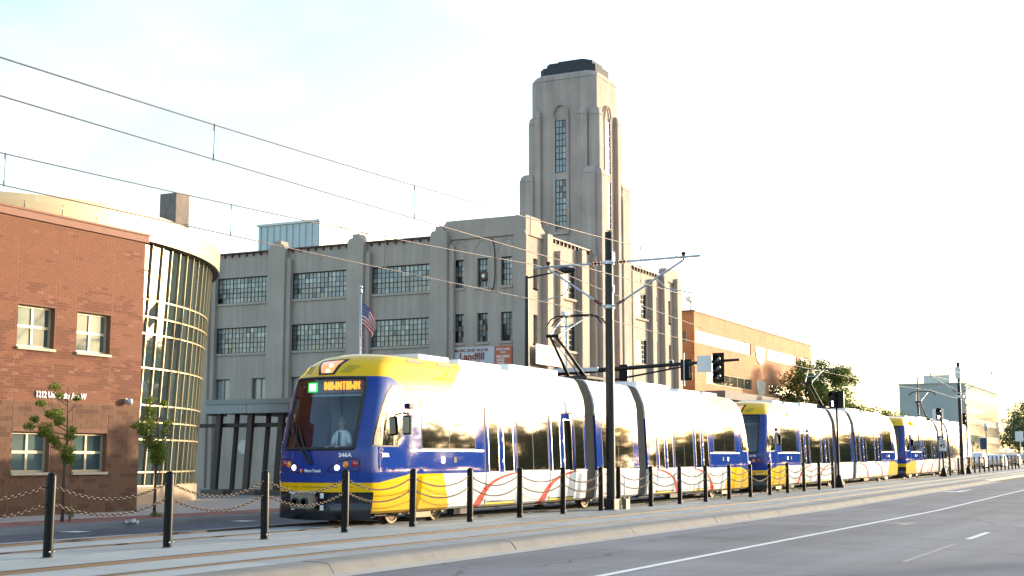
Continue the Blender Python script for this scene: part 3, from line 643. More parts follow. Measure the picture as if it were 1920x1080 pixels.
st=thing('driver_seat','dark high-backed seat behind the tram driver','seat',(26.45,17.62,1.2)); MB().box(26.42,26.54,17.38,17.86,1.6,2.3).build('backrest',M['dark'],st,bevel=.04); MB().box(26.0,26.45,17.4,17.84,1.42,1.56).build('seat',M['dark'],st,bevel=.03); MB().tube((26.25,17.62,.9),(26.25,17.62,1.43),.06).build('pedestal',M['dark'],st)
# ================================================================== BUILDINGS
random.seed(11)
def wall(ax,c,a0,a1,z0,z1,ops,dep=.25,b=None,m=0,mr=0):
    """wall face at ax=c looking towards -ax, with recessed openings (a0,a1,z0,z1)"""
    b=b or MB(); A=sorted({a0,a1,*[v for o in ops for v in o[:2]]}); Z=sorted({z0,z1,*[v for o in ops for v in o[2:]]})
    P=(lambda a,z,d=0:(c+d,a,z)) if ax=='x' else (lambda a,z,d=0:(a,c+d,z))
    for i in range(len(A)-1):
        for j in range(len(Z)-1):
            ca,cz=(A[i]+A[i+1])/2,(Z[j]+Z[j+1])/2
            if any(o[0]<ca<o[1] and o[2]<cz<o[3] for o in ops): continue
            b.quad(P(A[i],Z[j]),P(A[i+1],Z[j]),P(A[i+1],Z[j+1]),P(A[i],Z[j+1]),m)
    for o in ops:
        q=[(o[0],o[2]),(o[1],o[2]),(o[1],o[3]),(o[0],o[3])]
        for k in range(4):
            u,v=q[k],q[(k+1)%4]; b.quad(P(*u),P(*v),P(*v,dep),P(*u,dep),mr)
        b.quad(P(*q[0],dep),P(*q[1],dep),P(*q[2],dep),P(*q[3],dep),mr)
    return b
def bx(b,ax,c0,c1,a0,a1,z0,z1,m=0):
    return b.box(c0,c1,a0,a1,z0,z1,m) if ax=='x' else b.box(a0,a1,c0,c1,z0,z1,m)
PANE={}
def pane_mesh(ax,w_,h,m):
    k=(ax,round(w_,3),round(h,3),m.name)
    if k not in PANE:
        b=MB(); bx(b,ax,-.008,.008,-w_/2,w_/2,-h/2,h/2); PANE[k]=mesh_of(b,'pane',m)
    return PANE[k]
def window(par,ax,c,a0,a1,z0,z1,nc,nr,mats,fm,bar=.03,fr=.05,depth=.06,sill=None,tilt=.3,lab=None,pick=None,proud=0,cb=None,rb=None):
    """steel or timber window: frame with glazing bars is the part, each pane a sub-part"""
    b=MB(); bx(b,ax,c-depth,c+depth*.4,a0,a0+fr,z0,z1); bx(b,ax,c-depth,c+depth*.4,a1-fr,a1,z0,z1); bx(b,ax,c-depth,c+depth*.4,a0+fr,a1-fr,z0,z0+fr); bx(b,ax,c-depth,c+depth*.4,a0+fr,a1-fr,z1-fr,z1)
    iw=(a1-a0-2*fr); ih=(z1-z0-2*fr)
    for i in range(1,nc):
        t=bar*(1.8 if cb and i in cb else 1); a=a0+fr+iw*i/nc; bx(b,ax,c-depth*.8,c+depth*.3,a-t/2,a+t/2,z0+fr,z1-fr)
    for j in range(1,nr):
        t=bar*(1.8 if rb and j in rb else 1); z=z0+fr+ih*j/nr; bx(b,ax,c-depth*.75,c+depth*.25,a0+fr,a1-fr,z-t/2,z+t/2)
    wn_=b.build('window',fm,par)
    if sill: s=MB(); bx(s,ax,c-sill[0],c+.02,a0-sill[1],a1+sill[1],z0-sill[2],z0-.002); s.build('sill',sill[3],wn_)
    pw,ph=iw/nc,ih/nr
    for i in range(nc):
        for j in range(nr):
            m=pick(i,j) if pick else random.choice(mats); a=a0+fr+pw*(i+.5); z=z0+fr+ph*(j+.5)
            t1,t2=R(random.uniform(-tilt,tilt)),R(random.uniform(-tilt,tilt))
            inst('pane',pane_mesh(ax,pw-.004,ph-.004,m),wn_,(c,a,z) if ax=='x' else (a,c,z),(0,t1,t2) if ax=='x' else (t1,0,t2))
    return wn_
# ---------------------------------------------------------------- red brick building with curved glass atrium
brickc=[(.185,.065,.032),(.192,.070,.036),(.138,.044,.022),(.130,.040,.020),(.215,.092,.054),(.178,.062,.031)]
BM=[mat('brick_%d'%i,c,.85,0,.10,5,bump=.25,bscale=70) for i,c in enumerate(brickc)]
KM=[mat('brown_block_%d'%i,c,.9,0,.12,5,bump=.3,bscale=60) for i,c in enumerate(((.150,.074,.042),(.140,.068,.039),(.108,.051,.030),(.160,.080,.046)))]
M['mortar']=mat('mortar',(.215,.11,.072),.95,0,.1,6,bump=.2)
M['coping']=mat('terracotta_coping',(.24,.11,.078),.75,0,.06,2)
M['cream']=mat('sun_tinted_frame',(.52,.44,.29),.4,.1,.05,5)  # white metal frame, warm sunlight painted into its colour
M['creamsill']=mat('cast_stone_sill',(.50,.43,.32),.7,0,.08,4)
BLIND=[mat('window_blind_%d'%i,c,.05,0,.05,2,ior=1.5) for i,c in enumerate(((.11,.16,.15),(.09,.135,.135),(.13,.175,.16),(.065,.10,.105)))]
RB=thing('brick_building','red brick building with a curved glass atrium under a gold metal fascia','building',(30.5,27.5,.14))
Yw=27.5; ops=[(25.75,27.05,4.58,5.70),(27.87,29.17,4.58,5.70),(25.75,27.05,1.28,2.35),(27.90,29.20,1.28,2.35),(22.6,23.9,4.58,5.70),(22.6,23.9,1.28,2.35)]
b=wall('y',Yw,15,30.5,.10,8.02,ops,.30); b.quad((30.5,Yw,.1),(30.5,Yw+4.6,.1),(30.5,Yw+4.6,8.02),(30.5,Yw,8.02)); b.quad((15,Yw,8.0),(30.5,Yw,8.0),(30.5,45,8.0),(15,45,8.0)); b.quad((15,Yw,.1),(15,45,.1),(15,45,8.02),(15,Yw,8.02))
RBW=b.build('wall',M['mortar'],RB)
cb_=MB(); cb_.box(14.95,30.58,Yw-.07,Yw+.45,8.0,8.2); cb_.box(14.95,30.60,Yw-.10,Yw+.5,8.2,8.26); cb_.box(30.2,30.57,Yw+.46,Yw+4.6,8.0,8.2); cb_.build('coping',M['coping'],RB,bevel=.01)
JX=[20.5,22.55,23.95,25.70,27.08,27.83,29.22]   # vertical control joints
def clear(x0,x1,z0,z1): return any(x0<o[1] and x1>o[0] and z0<o[3] and z1>o[2] for o in ops)
stuff=MB(); shared={}; nb=0
def lay(L_,H_,z0,z1,mats,name,pick,cap,order):
    global nb
    items=[]; r=0; z=z0
    while z+H_<=z1+.001:
        x=15-(L_/2 if r%2 else 0)
        while x<30.5:
            x0,x1=max(x,15),min(x+L_,30.5)
            for j in JX:
                if x0<j<x1: 
                    if j-x0>.05: items.append((x0,j-.008,z,r))
                    x0=j+.008
            if x1-x0>.03: items.append((x0,x1,z,r))
            x+=L_
        z+=H_; r+=1
    res=[]
    for x0,x1,z,r in items:      # trim at openings
        seg=[(x0,x1)]
        for o in ops:
            if z<o[3]-.005 and z+H_>o[2]+.005:
                ns_=[]
                for s in seg:
                    if s[1]<=o[0] or s[0]>=o[1]: ns_.append(s)
                    else:
                        if o[0]-s[0]>.03: ns_.append((s[0],o[0]))
                        if s[1]-o[1]>.03: ns_.append((o[1],s[1]))
                seg=ns_
        res+=[(s[0],s[1],z,r) for s in seg]
    res.sort(key=order)
    for k,(x0,x1,z,r) in enumerate(res):
        m=pick((x0+x1)/2,z,r); pr_=(.0025 if mats is BM else .006)+random.uniform(-.0006,.0008); full=abs((x1-x0)-L_)<.002
        if k<cap:
            key=(name,full and L_ or round(x1-x0,2),m)
            if key not in shared:
                w_=key[1]; shared[key]=mesh_of(MB().box(.003,w_-.003,-.012,.05,.004,H_-.004),name,mats[m])
            inst(name,shared[key],RBW,(x0,Yw-(pr_-.012),z))
        else: stuff.box(x0+.003,x1-.003,Yw-pr_,Yw+.03,z+.004,z+H_-.004,m+(0 if mats is BM else len(BM)))
def pick_up(x,z,r):
    n=noise.noise((x*1.3,z*4.2,3.3)); u=random.random(); thr=.42 if z>6.3 else -.12 if 3.25<z<5.2 else .05
    if 5.75<z<6.3: thr=.0
    if any(abs(x-j)<.16 for j in JX) and z<4.6 and r%3==0 and u<.6: return 4
    if n>thr and u<.85: return random.choice((2,3))
    return random.choice((0,1,5,0)) if u<.985 else 4
def pick_lo(x,z,r):
    u=random.random(); return 2 if u<.16 else random.choice((0,0,1,3))
lay(.405,.137,.14,3.16,KM,'block',pick_lo,300,lambda t:(0 if 24.2<t[0]<30.5 else 1,-t[0]))
lay(.25,.0738,3.16,8.0,BM,'brick',pick_up,300,lambda t:(0 if 25<t[0]<30.5 and 3.2<t[2]<6.3 else 1,abs(t[0]-28)+abs(t[2]-4.6)))
stuff.build('brick',BM+KM,RBW,kind='stuff')
for o in ops: window(RB,'y',Yw+.20,*o,2,2,BLIND,M['cream'],bar=.075,fr=.06,depth=.05,sill=(.27,.02,.075,M['creamsill']),tilt=.25)
# address letters and security camera
M['letters']=mat('white_letters',(.8,.8,.78),.4,0,0)
text('address_letters','1212 University Ave W',.235,(26.45,Yw-.03,3.27),'-y',M['letters'],RB,'LEFT',.005,.82,.012)
q=MB(); q.box(29.83,29.97,Yw-.06,Yw,3.22,3.36); q.lathe([(.02,.09),(.085,.06),(.095,.0),(.085,-.06),(.05,-.10),(.002,-.12)],(29.9,Yw-.14,3.28),16); q.build('security_camera',M['signback'],RB,True,auto=40)
# atrium
AC=Vector((32.9,45.24,0))
def ap(deg,r,z): return (AC.x+r*math.cos(R(deg)),AC.y+r*math.sin(R(deg)),z)
rg=lambda z:13.62+.055*z
lev=[.73,1.2,2.3,2.88,3.45,4.7,5.85,6.42,7.0,8.92]
degs=[-118+2.62*i for i in range(32)]
b=MB(); arc=[-118+1.31*i for i in range(63)]
for z in lev:                      # transom rings
    P=[]
    for d in arc: P.append([ap(d,rg(z)-.05,z-.026),ap(d,rg(z)+.05,z-.026),ap(d,rg(z)+.05,z+.026),ap(d,rg(z)-.05,z+.026),ap(d,rg(z)-.05,z-.026)])
    b.grid(P)
M['gold']=mat('champagne_metal',(.46,.385,.24),.4,.35,.05,3)
M['goldfascia']=mat('gold_fascia_panel',(.38,.32,.20),.5,.25,.04,1.2)
CW=b.build('curtain_wall',M['gold'],RB)
AG=[mat('atrium_glass_%d'%i,c,.02,0,0,ior=1.85) for i,c in enumerate(((.035,.055,.055),(.045,.07,.068),(.025,.04,.042)))]
WL[CW]=WL[RB]
mm=MB(); mm.tube((0,0,0),(1,0,0),.01)
for d in degs:
    b=MB(); z0,z1=lev[0],lev[-1]; P=[]
    for z in(z0,z1):
        c=Vector(ap(d,rg(z),z)); t=Vector((-math.sin(R(d)),math.cos(R(d)),0))*.020; n_=Vector((math.cos(R(d)),math.sin(R(d)),0))*.065
        P.append([c-t-n_*.6,c+t-n_*.6,c+t+n_,c-t+n_,c-t-n_*.6])
    b.grid(P); b.build('mullion',M['gold'],CW)
for i in range(len(degs)-1):
    for j in range(len(lev)-1):
        d=degs[i]+1.31; z0,z1=lev[j]+.03,lev[j+1]-.03; k=('ag',j,random.randrange(3))
        if k not in PANE:
            hw=math.tan(R(1.31))*rg(z0)-.02; PANE[k]=mesh_of(MB().add([(0,-hw,0),(0,hw,0),(.055*(z1-z0),hw+.004*(z1-z0),z1-z0),(.055*(z1-z0),-hw-.004*(z1-z0),z1-z0)],[(0,1,2,3)]),'pane',AG[k[2]])
        inst('pane',PANE[k],CW,ap(d,rg(z0)-.002,z0),(0,R(random.uniform(-.25,.25)),R(d)+R(random.uniform(-.3,.3))))
b=MB(); P=[[ap(d,rg(0)-.35,.72),ap(d,13.8,.72),ap(d,13.8,.10)] for d in arc]; b.grid(P); b.build('base_wall',mat('tan_precast_base',(.42,.31,.21),.85,0,.08,2,bump=.15),RB,True,auto=40)
b=MB(); dz=lambda d:-.012*max(0.,-90-d)
P=[[ap(d,rg(9)-.3,8.95+dz(d)),ap(d,14.42,8.90+dz(d))] for d in arc]; b.grid(P); b.build('soffit',mat('dark_soffit',(.09,.085,.09),.6,0,.05,2),RB)
fas=[-120+5.2*i for i in range(17)]
for i,d in enumerate(fas):
    b=MB(); P=[]
    for k in range(5): a=d+.05+(5.10)*k/4; P.append([ap(a,14.38,8.88+dz(a)),ap(a,14.43,8.88+dz(a)),ap(a,14.45,9.58+dz(a)),ap(a,14.1,9.60+dz(a))])
    b.grid(P); b.build('fascia_panel',M['goldfascia'],RB,True,auto=40)
    b=MB(); P=[]
    for k in range(5): a=d-2.6+.02+(5.16)*k/4; P.append([ap(a,14.05,9.55+dz(a)),ap(a,14.0,9.93+dz(a)*1.3),ap(a,13.4,9.98+dz(a)*1.3)])
    b.grid(P); b.build('coping_panel',M['goldfascia'],RB,True,auto=40)
b=MB(); ct=len(arc); b.add([ap(d,13.6,9.5) for d in arc]+[(AC.x,AC.y,9.5)],[(i,i+1,ct) for i in range(ct-1)]); b.build('roof',mat('roof_membrane',(.25,.25,.25),.9,0,.1,1),RB)
# ---------------------------------------------------------------- grey concrete warehouse with tower
GC=mat('grey_painted_concrete',(.375,.318,.268),.85,0,.13,.45,bump=.14,bscale=25,streak=.15)
GC2=mat('grey_painted_concrete_trim',(.38,.322,.272),.85,0,.12,.6,bump=.15,bscale=25,streak=.08)
TW=mat('tower_stucco',(.385,.32,.278),.88,0,.20,.6,bump=.25,bscale=12,streak=.17)
RC=mat('red_brown_gutter',(.085,.025,.025),.6,0,.1,4)
ST=mat('dark_steel_sash',(.035,.04,.045),.5,.2,.08,6)
def pmat(n,c,ior=1.6,r=.12): return mat('factory_pane_'+n,c,r,0,.10,3,ior=ior)
PM={'lt':pmat('pale',(.30,.33,.32)),'wh':pmat('white',(.42,.44,.42)),'gr':pmat('grey',(.17,.19,.19)),'be':pmat('beige',(.27,.235,.18)),'te':pmat('teal',(.15,.20,.21)),'dk':pmat('open',(.018,.022,.032)),'vi':pmat('violet',(.17,.155,.165)),'mir':mat('factory_pane_mirror',(.10,.10,.09),.035,0,0,ior=2.2)}
def grime(i,j,nr,dark=.08):
    u=random.random()
    if u<dark: return PM['dk']
    if j>=nr-2: return PM[random.choice(('lt','lt','wh','te','gr','gr'))]
    return PM[random.choice(('be','be','vi','gr','lt','te','gr'))]
Xg,Yg=55.5,27.2
GB=thing('grey_warehouse','long grey concrete three-storey warehouse with a stepped art deco tower','building',(Xg,Yg,.14))
wl=[]
for y0,y1 in((41.82,45.12),(37.06,40.36),(32.32,35.62),(46.6,49.9)):
    for z0,z1 in((9.65,10.98),(7.05,8.38)): wl.append((y0,y1,z0,z1))
ws=[(y0,y1,z0,z1) for y0,y1 in((30.43,31.03),(29.15,29.72),(27.89,28.47)) for z0,z1 in((9.68,11.03),(7.08,8.44))]
wg=[(44.12,45.07,4.6,5.74),(41.78,42.70,4.6,5.74),(39.3,40.3,4.6,5.74),(37.1,38.1,4.6,5.74),(34.5,35.5,4.6,5.74),(32.4,33.4,4.6,5.74)]
b=wall('x',Xg,Yg,62,.10,12.2,wl+ws+wg,.28)
sw_l=[(59.45,61.15,9.52,11.0),(59.45,61.15,6.93,8.30),(69.2,71.0,9.45,10.85),(69.2,71.0,6.91,8.27)]
sw_n=[(56.36,56.80,9.6,11.0),(56.36,56.80,7.0,8.35),(58.15,58.55,9.6,11.0),(58.15,58.55,7.0,8.35),(62.55,62.95,9.6,11.0),(62.55,62.95,7.0,8.35),(72.3,72.7,9.6,10.9),(72.3,72.7,7.0,8.3),(74.6,75.0,9.6,10.9),(74.6,75.0,7.0,8.3),(56.36,56.8,4.4,5.8),(59.45,61.15,4.3,5.7),(69.2,71,4.3,5.7)]
wall('y',Yg,Xg,76.1,.10,12.2,sw_l+sw_n,.24,b)
b.quad((76.1,Yg,.1),(76.1,62,.1),(76.1,62,12.2),(76.1,Yg,12.2)); b.quad((Xg,Yg,11.9),(76.1,Yg,11.9),(76.1,62,11.9),(Xg,62,11.9)); b.quad((Xg,62,.1),(76.1,62,.1),(76.1,62,12.2),(Xg,62,12.2))
GW=b.build('wall',GC,GB)
# raised corner parapets
b=MB(); b.prism([(31.9,12.0),(27.12,12.0),(27.12,12.92),(31.35,12.92),(31.45,12.78),(31.75,12.55),(31.9,12.4)],'x',Xg-.10,Xg+.35); b.prism([(Xg+.352,12.0),(57.45,12.0),(57.45,12.35),(57.1,12.55),(56.9,12.92),(Xg+.352,12.92)],'y',Yg-.10,Yg+.3); b.build('corner_parapet',GC2,GB,bevel=.02)
b=MB(); b.prism([(73.6,12.0),(76.2,12.0),(76.2,12.8),(74.1,12.8),(73.9,12.5),(73.6,12.4)],'y',Yg-.1,Yg+.35); b.build('corner_parapet',GC2,GB,bevel=.02)
def pier(ax,c,a0,a1,zt,d=.38,rt=.22,nm='pier',m=None,z0=.1):
    b=MB(); n=5; am=(a0+a1)/2; prof=[(a0,z0),(a1,z0),(a1,zt-rt*1.6)]
    prof+=[(a1-(1-math.cos(R(90*k/n)))*rt*.8,zt-rt*1.6+math.sin(R(90*k/n))*rt*1.6) for k in range(1,n+1)]
    prof+=[(a0+(1-math.cos(R(90*k/n)))*rt*.8,zt-rt*1.6+math.sin(R(90*k/n))*rt*1.6) for k in range(n,0,-1)]+[(a0,zt-rt*1.6)]
    b.prism(prof,'x' if ax=='x' else 'y',c-d,c+.02); return b.build(nm,m or GC2,GB,bevel=.03)
for y0,y1 in((40.55,41.6),(35.85,36.8),(45.3,46.4),(50.1,51.2),(31.15,32.1)):
    pier('x',Xg,y0,y1,12.45); pier('x',Xg,y0-.28,y0-.004,11.75,.24,.12); 
    MB().prism([(y0+.25,12.4),(y1-.25,12.4),(y1-.3,12.66),(y0+.3,12.66)],'x',Xg-.34,Xg+.3).build('pier_cap',GC2,GB,bevel=.02)
pier('x',Xg,27.05,27.72,12.2,.22); 
for y in(28.6,29.85,31.1):
    pass
for x0,x1,zt,d in((57.3,57.95,12.3,.30),(58.9,59.3,11.7,.22),(61.35,61.95,12.1,.30),(62.05,62.45,11.5,.22),(63.05,63.45,12.0,.3),(68.3,68.75,11.9,.26),(71.3,71.9,11.8,.28),(73.2,73.75,12.2,.30),(75.4,76.12,12.3,.30)): pier('y',Yg,x0,x1,zt,d,.12)
# string courses under the windows, coping gutter with brackets
def gutter(ax,c,a0,a1,z,n):
    b=MB(); bx(b,ax,c-.14,c+.1,a0,a1,z,z+.07)
    for i in range(n): a=a0+(a1-a0)*(i+.5)/n; bx(b,ax,c-.10,c-.012,a-.03,a+.03,z-.16,z-.002)
    return b.build('gutter',RC,GB)
for a0,a1 in((32.12,35.84),(36.82,40.54),(41.62,45.28),(46.42,50.08)): gutter('x',Xg,a0,a1,12.2,8)
gutter('y',Yg,57.98,63.0,12.2,11); gutter('y',Yg,68.78,73.18,12.2,10)
for y0,y1,z0,z1 in wl: 
    window(GB,'x',Xg+.17,y0,y1,z0,z1,14,5,None,ST,bar=.022,fr=.04,depth=.04,sill=(.24,.10,.12,GC2),tilt=.5,pick=lambda i,j:grime(i,j,5,.08),cb=(5,10),rb=(2,))
for y0,y1,z0,z1 in ws: window(GB,'x',Xg+.2,y0,y1,z0,z1,3,5,None,ST,bar=.025,fr=.04,depth=.04,sill=(.26,.06,.12,GC2),tilt=.5,pick=lambda i,j:grime(i,j,5,.22))
for y0,y1,z0,z1 in wg: window(GB,'x',Xg+.2,y0,y1,z0,z1,2,1,[PM['wh'],PM['lt']],mat('grey_alu_frame',(.16,.17,.18),.5,.2,.05,5),bar=.07,fr=.05,depth=.05,tilt=.2)
for k,(x0,x1,z0,z1) in enumerate(sw_l): window(GB,'y',Yg+.10,x0,x1,z0,z1,5,5,None,ST,bar=.028,fr=.04,depth=.04,sill=(.22,.08,.12,GC2),tilt=.35,pick=lambda i,j:PM['mir'] if i<4 else PM['dk'])  # last pane column painted dark to imitate the shaded right jamb
for x0,x1,z0,z1 in sw_n: window(GB,'y',Yg+.2,x0,x1,z0,z1,2,4,[PM['dk'],PM['gr'],PM['mir']],ST,bar=.025,fr=.03,depth=.04,sill=(.2,.05,.10,GC2),tilt=.3)
# arch mouldings over the small windows
for y in(30.73,29.43,28.18):
    b=MB(); b.path([(Xg-.005,y+.42*math.cos(R(t)),11.25+.62*math.sin(R(t))) for t in range(0,181,12)],.022,6); b.build('arch_moulding',GC2,GB)
q=MB(); q.lathe([(.002,-.02),(.14,-.03),(.20,-.02),(.25,0),(.002,.02)],(Xg+.13,29.43,10.2),20,'x'); q.build('window_fan',M['chain'],GB); q=MB(); q.lathe([(.002,-.05),(.09,-.05),(.09,0),(.002,0)],(Xg+.11,29.43,10.2),14,'x'); q.build('fan_hub',M['galv'],GB)
b=MB(); b.path([(Xg-.05,28.95,11.9),(Xg-.12,28.8,11.75),(Xg-.12,28.72,11.2),(Xg-.1,28.72,10.2),(Xg-.08,28.8,9.6),(Xg-.05,29.0,9.45)],.03); b.build('conduit',M['rubber'],GB)
# pipe at the street corner
b=MB(); b.tube((Xg-.16,27.5,.2),(Xg-.16,27.5,5.3),.09); b.build('corner_downpipe',M['dark'],GB)
q=MB(); q.lathe([(.002,-.01),(.36,-.01),(.36,.01),(.002,.01)],(Xg-.03,43.1,2.27),28,'x'); q.build('round_plaque',mat('pale_plaque',(.55,.53,.46),.6,0,.05,3),GB)
# ---- tower
TX0,TX1,TY0,TY1=63.7,66.80,27.08,30.86
def oct_(x0,x1,y0,y1,c): return [(x0+c,y0),(x1-c,y0),(x1,y0+c),(x1,y1-c),(x1-c,y1),(x0+c,y1),(x0,y1-c),(x0,y0+c)]
b=MB(); b.prism(oct_(TX0,TX1,TY0,TY1,.13),'z',.1,21.75)
V=[(x,y,21.75) for x,y in oct_(TX0,TX1,TY0,TY1,.13)]+[(x,y,22.0) for x,y in oct_(TX0+.05,TX1-.05,TY0+.05,TY1-.05,.3)]+[(x,y,22.14) for x,y in oct_(TX0+.22,TX1-.22,TY0+.22,TY1-.22,.42)]
b.add(V,[(k*8+i,k*8+(i+1)%8,(k+1)*8+(i+1)%8,(k+1)*8+i) for k in range(2) for i in range(8)]+[tuple(range(16,24))]); b.build('tower_shaft',TW,GB,bevel=.05)
RM=mat('dark_roof_felt',(.035,.042,.05),.8,0,.15,3)
b=MB(); b.prism(oct_(TX0+.28,TX1-.28,TY0+.28,TY1-.28,.35),'z',22.12,22.55); b.prism(oct_(TX0+.55,TX1-.55,TY0+.55,TY1-.55,.3),'z',22.55,22.85); b.prism(oct_(TX0+1.0,TX1-1.0,TY0+1.0,TY1-1.0,.2),'z',22.85,23.05); b.build('tower_roof',RM,GB)
def butt(x0,x1,y0,y1,zt,rt=.42):
    b=MB(); b.box(x0,x1,y0,y1,.1,zt-rt); c=.5
    V=[(x0,y0,zt-rt),(x1,y0,zt-rt),(x1,y1,zt-rt),(x0,y1,zt-rt)]; k=min(x1-x0,y1-y0)*.28
    V+=[(x0+k*.3,y0+k*.3,zt-rt*.35),(x1-k*.3,y0+k*.3,zt-rt*.35),(x1-k*.3,y1-k*.3,zt-rt*.35),(x0+k*.3,y1-k*.3,zt-rt*.35),(x0+k,y0+k,zt),(x1-k,y0+k,zt),(x1-k,y1-k,zt),(x0+k,y1-k,zt)]
    b.add(V,[(j*4+i,j*4+(i+1)%4,(j+1)*4+(i+1)%4,(j+1)*4+i) for j in range(2) for i in range(4)]+[(8,9,10,11)]); b.build('buttress',TW,GB,bevel=.045)
butt(TX0-.20,TX0+.4,27.52,28.10,20.12); butt(TX0-.20,TX0+.4,30.22,30.62,20.15); butt(TX0-.1,TX0+.6,30.5,30.98,19.85)      # left face, upper
butt(TX0-.46,TX0+.6,26.98,27.70,16.85); butt(TX0-.32,TX0+.4,30.60,31.42,16.72); butt(TX0-.30,TX0+.4,27.72,27.98,15.6)      # left face, lower
butt(63.62,64.22,TY0-.22,TY0+.4,20.05); butt(66.15,66.62,TY0-.22,TY0+.4,20.05); butt(66.5,67.08,TY0-.08,TY0+.7,19.9)          # street face
butt(63.4,64.15,TY0-.42,TY0+.4,16.75) ; butt(66.85,68.05,TY0-.18,TY0+1.0,16.62); butt(66.62,67.2,TY0-.30,TY0+.4,15.9)
for ax,c,a0,a1 in(('x',TX0-.03,28.78,29.40),('y',TY0-.03,64.82,65.45)):
    b=MB(); bx(b,ax,c-.06,c+.05,a0-.16,a0-.01,13.5,19.75); bx(b,ax,c-.06,c+.05,a1+.01,a1+.16,13.5,19.75); bx(b,ax,c-.08,c+.05,a0-.16,a1+.16,13.36,13.498); b.build('window_surround',TW,GB)
    am=(a0+a1)/2; b=MB(); P_=[((c-.05,am+.42*math.cos(R(t)),19.75+.6*math.sin(R(t))) if ax=='x' else (am+.42*math.cos(R(t)),c-.05,19.75+.6*math.sin(R(t)))) for t in range(0,181,12)]; b.path(P_,.05,6); b.build('arch_moulding',TW,GB)
    for z0,z1,nr in((13.7,16.28,8),(16.68,19.5,8)):
        if ax=='x': window(GB,ax,c,a0,a1,z0,z1,3,nr,None,ST,bar=.03,fr=.03,depth=.035,tilt=.4,pick=lambda i,j:random.choice([PM['te']]*5+[PM['gr'],PM['lt'],PM['be'],PM['dk']]),rb=(2,4,6))
        else: window(GB,ax,c,a0,a1,z0,z1,2,nr,[PM['mir']],ST,bar=.03,fr=.03,depth=.035,tilt=.5,rb=(2,4,6))
    b=MB(); bx(b,ax,c-.04,c+.05,a0,a1,16.29,16.67); b.build('spandrel',TW,GB)
cl=MB(); cl.lathe([(.002,-.05),(.36,-.05),(.40,-.09),(.46,-.09),(.48,0),(.002,0)],(65.1,TY0-.02,12.85),28,'y'); ck=cl.build('clock_ring',mat('weathered_red_ring',(.22,.10,.07),.7,0,.1,8),GB,True,auto=35)
b=MB(); b.lathe([(.002,-.075),(.34,-.075),(.34,-.055),(.002,-.055)],(65.1,TY0-.02,12.85),24,'y'); b.build('clock_face',M['creamsill'],ck); b=MB(); b.box(65.08,65.12,TY0-.11,TY0-.098,12.86,13.12); b.box(64.94,65.1,TY0-.11,TY0-.098,12.83,12.87); b.build('clock_hands',M['dark'],ck)
# ---- roof-top structures
TE=mat('teal_metal_cladding',(.40,.49,.50),.55,.2,.06,2,streak=.08); TEL=mat('pale_metal_cladding',(.55,.56,.52),.5,.1,.06,2,streak=.06)
b=MB(); b.box(65.8,75,45.9,50.4,11.8,15.75); ph=b.build('penthouse',TE,GB); b=MB(); b.box(65.7,75.1,45.82,50.5,15.75,15.88); b.build('penthouse_roof',TEL,ph)
for i in range(10): MB().box(65.74,65.798,45.95+.47*i,45.99+.47*i,11.9,15.7).build('cladding_seam',TE,ph)
MB().box(69.5,71.5,45.78,45.898,12,14.4).build('penthouse_door',M['creamsill'],ph)
CH=mat('grey_chimney_brick',(.20,.165,.145),.9,0,.22,3,bump=.4,bscale=14); b=MB(); b.box(58,59.15,50.2,51.37,11.8,16.5); b.build('chimney',CH,GB,bevel=.03)
for x,y,w_,h in((60,33.4,1.2,1.25),(61.6,32.4,1.6,1.5),(60,39.2,1.2,.9),(60,38,1,.8),(59.5,44.2,1.6,.85),(60.2,45.6,1.8,.95)):
    b=MB(); b.box(x,x+w_,y,y+w_*.9,11.9,11.9+h); u=b.build('roof_unit',M['signback'] if y!=33.4 else M['dark'],GB,bevel=.03); q=MB(); q.box(x+.1,x+w_-.1,y+.1,y+w_*.9-.1,11.9+h,11.98+h); q.build('unit_lid',M['dark'],u)
b=MB(); b.box(70,71.6,29.5,31.5,11.9,13.3); u=b.build('roof_unit',M['signback'],GB); 
for i in range(7): MB().box(69.97,70-.002,29.55,31.45,12.2+.15*i,12.26+.15*i).build('louvre',M['galv'],u)
b=MB(); b.box(72.6,74,28.2,29.6,11.9,12.8); b.build('roof_unit',M['dark'],GB)
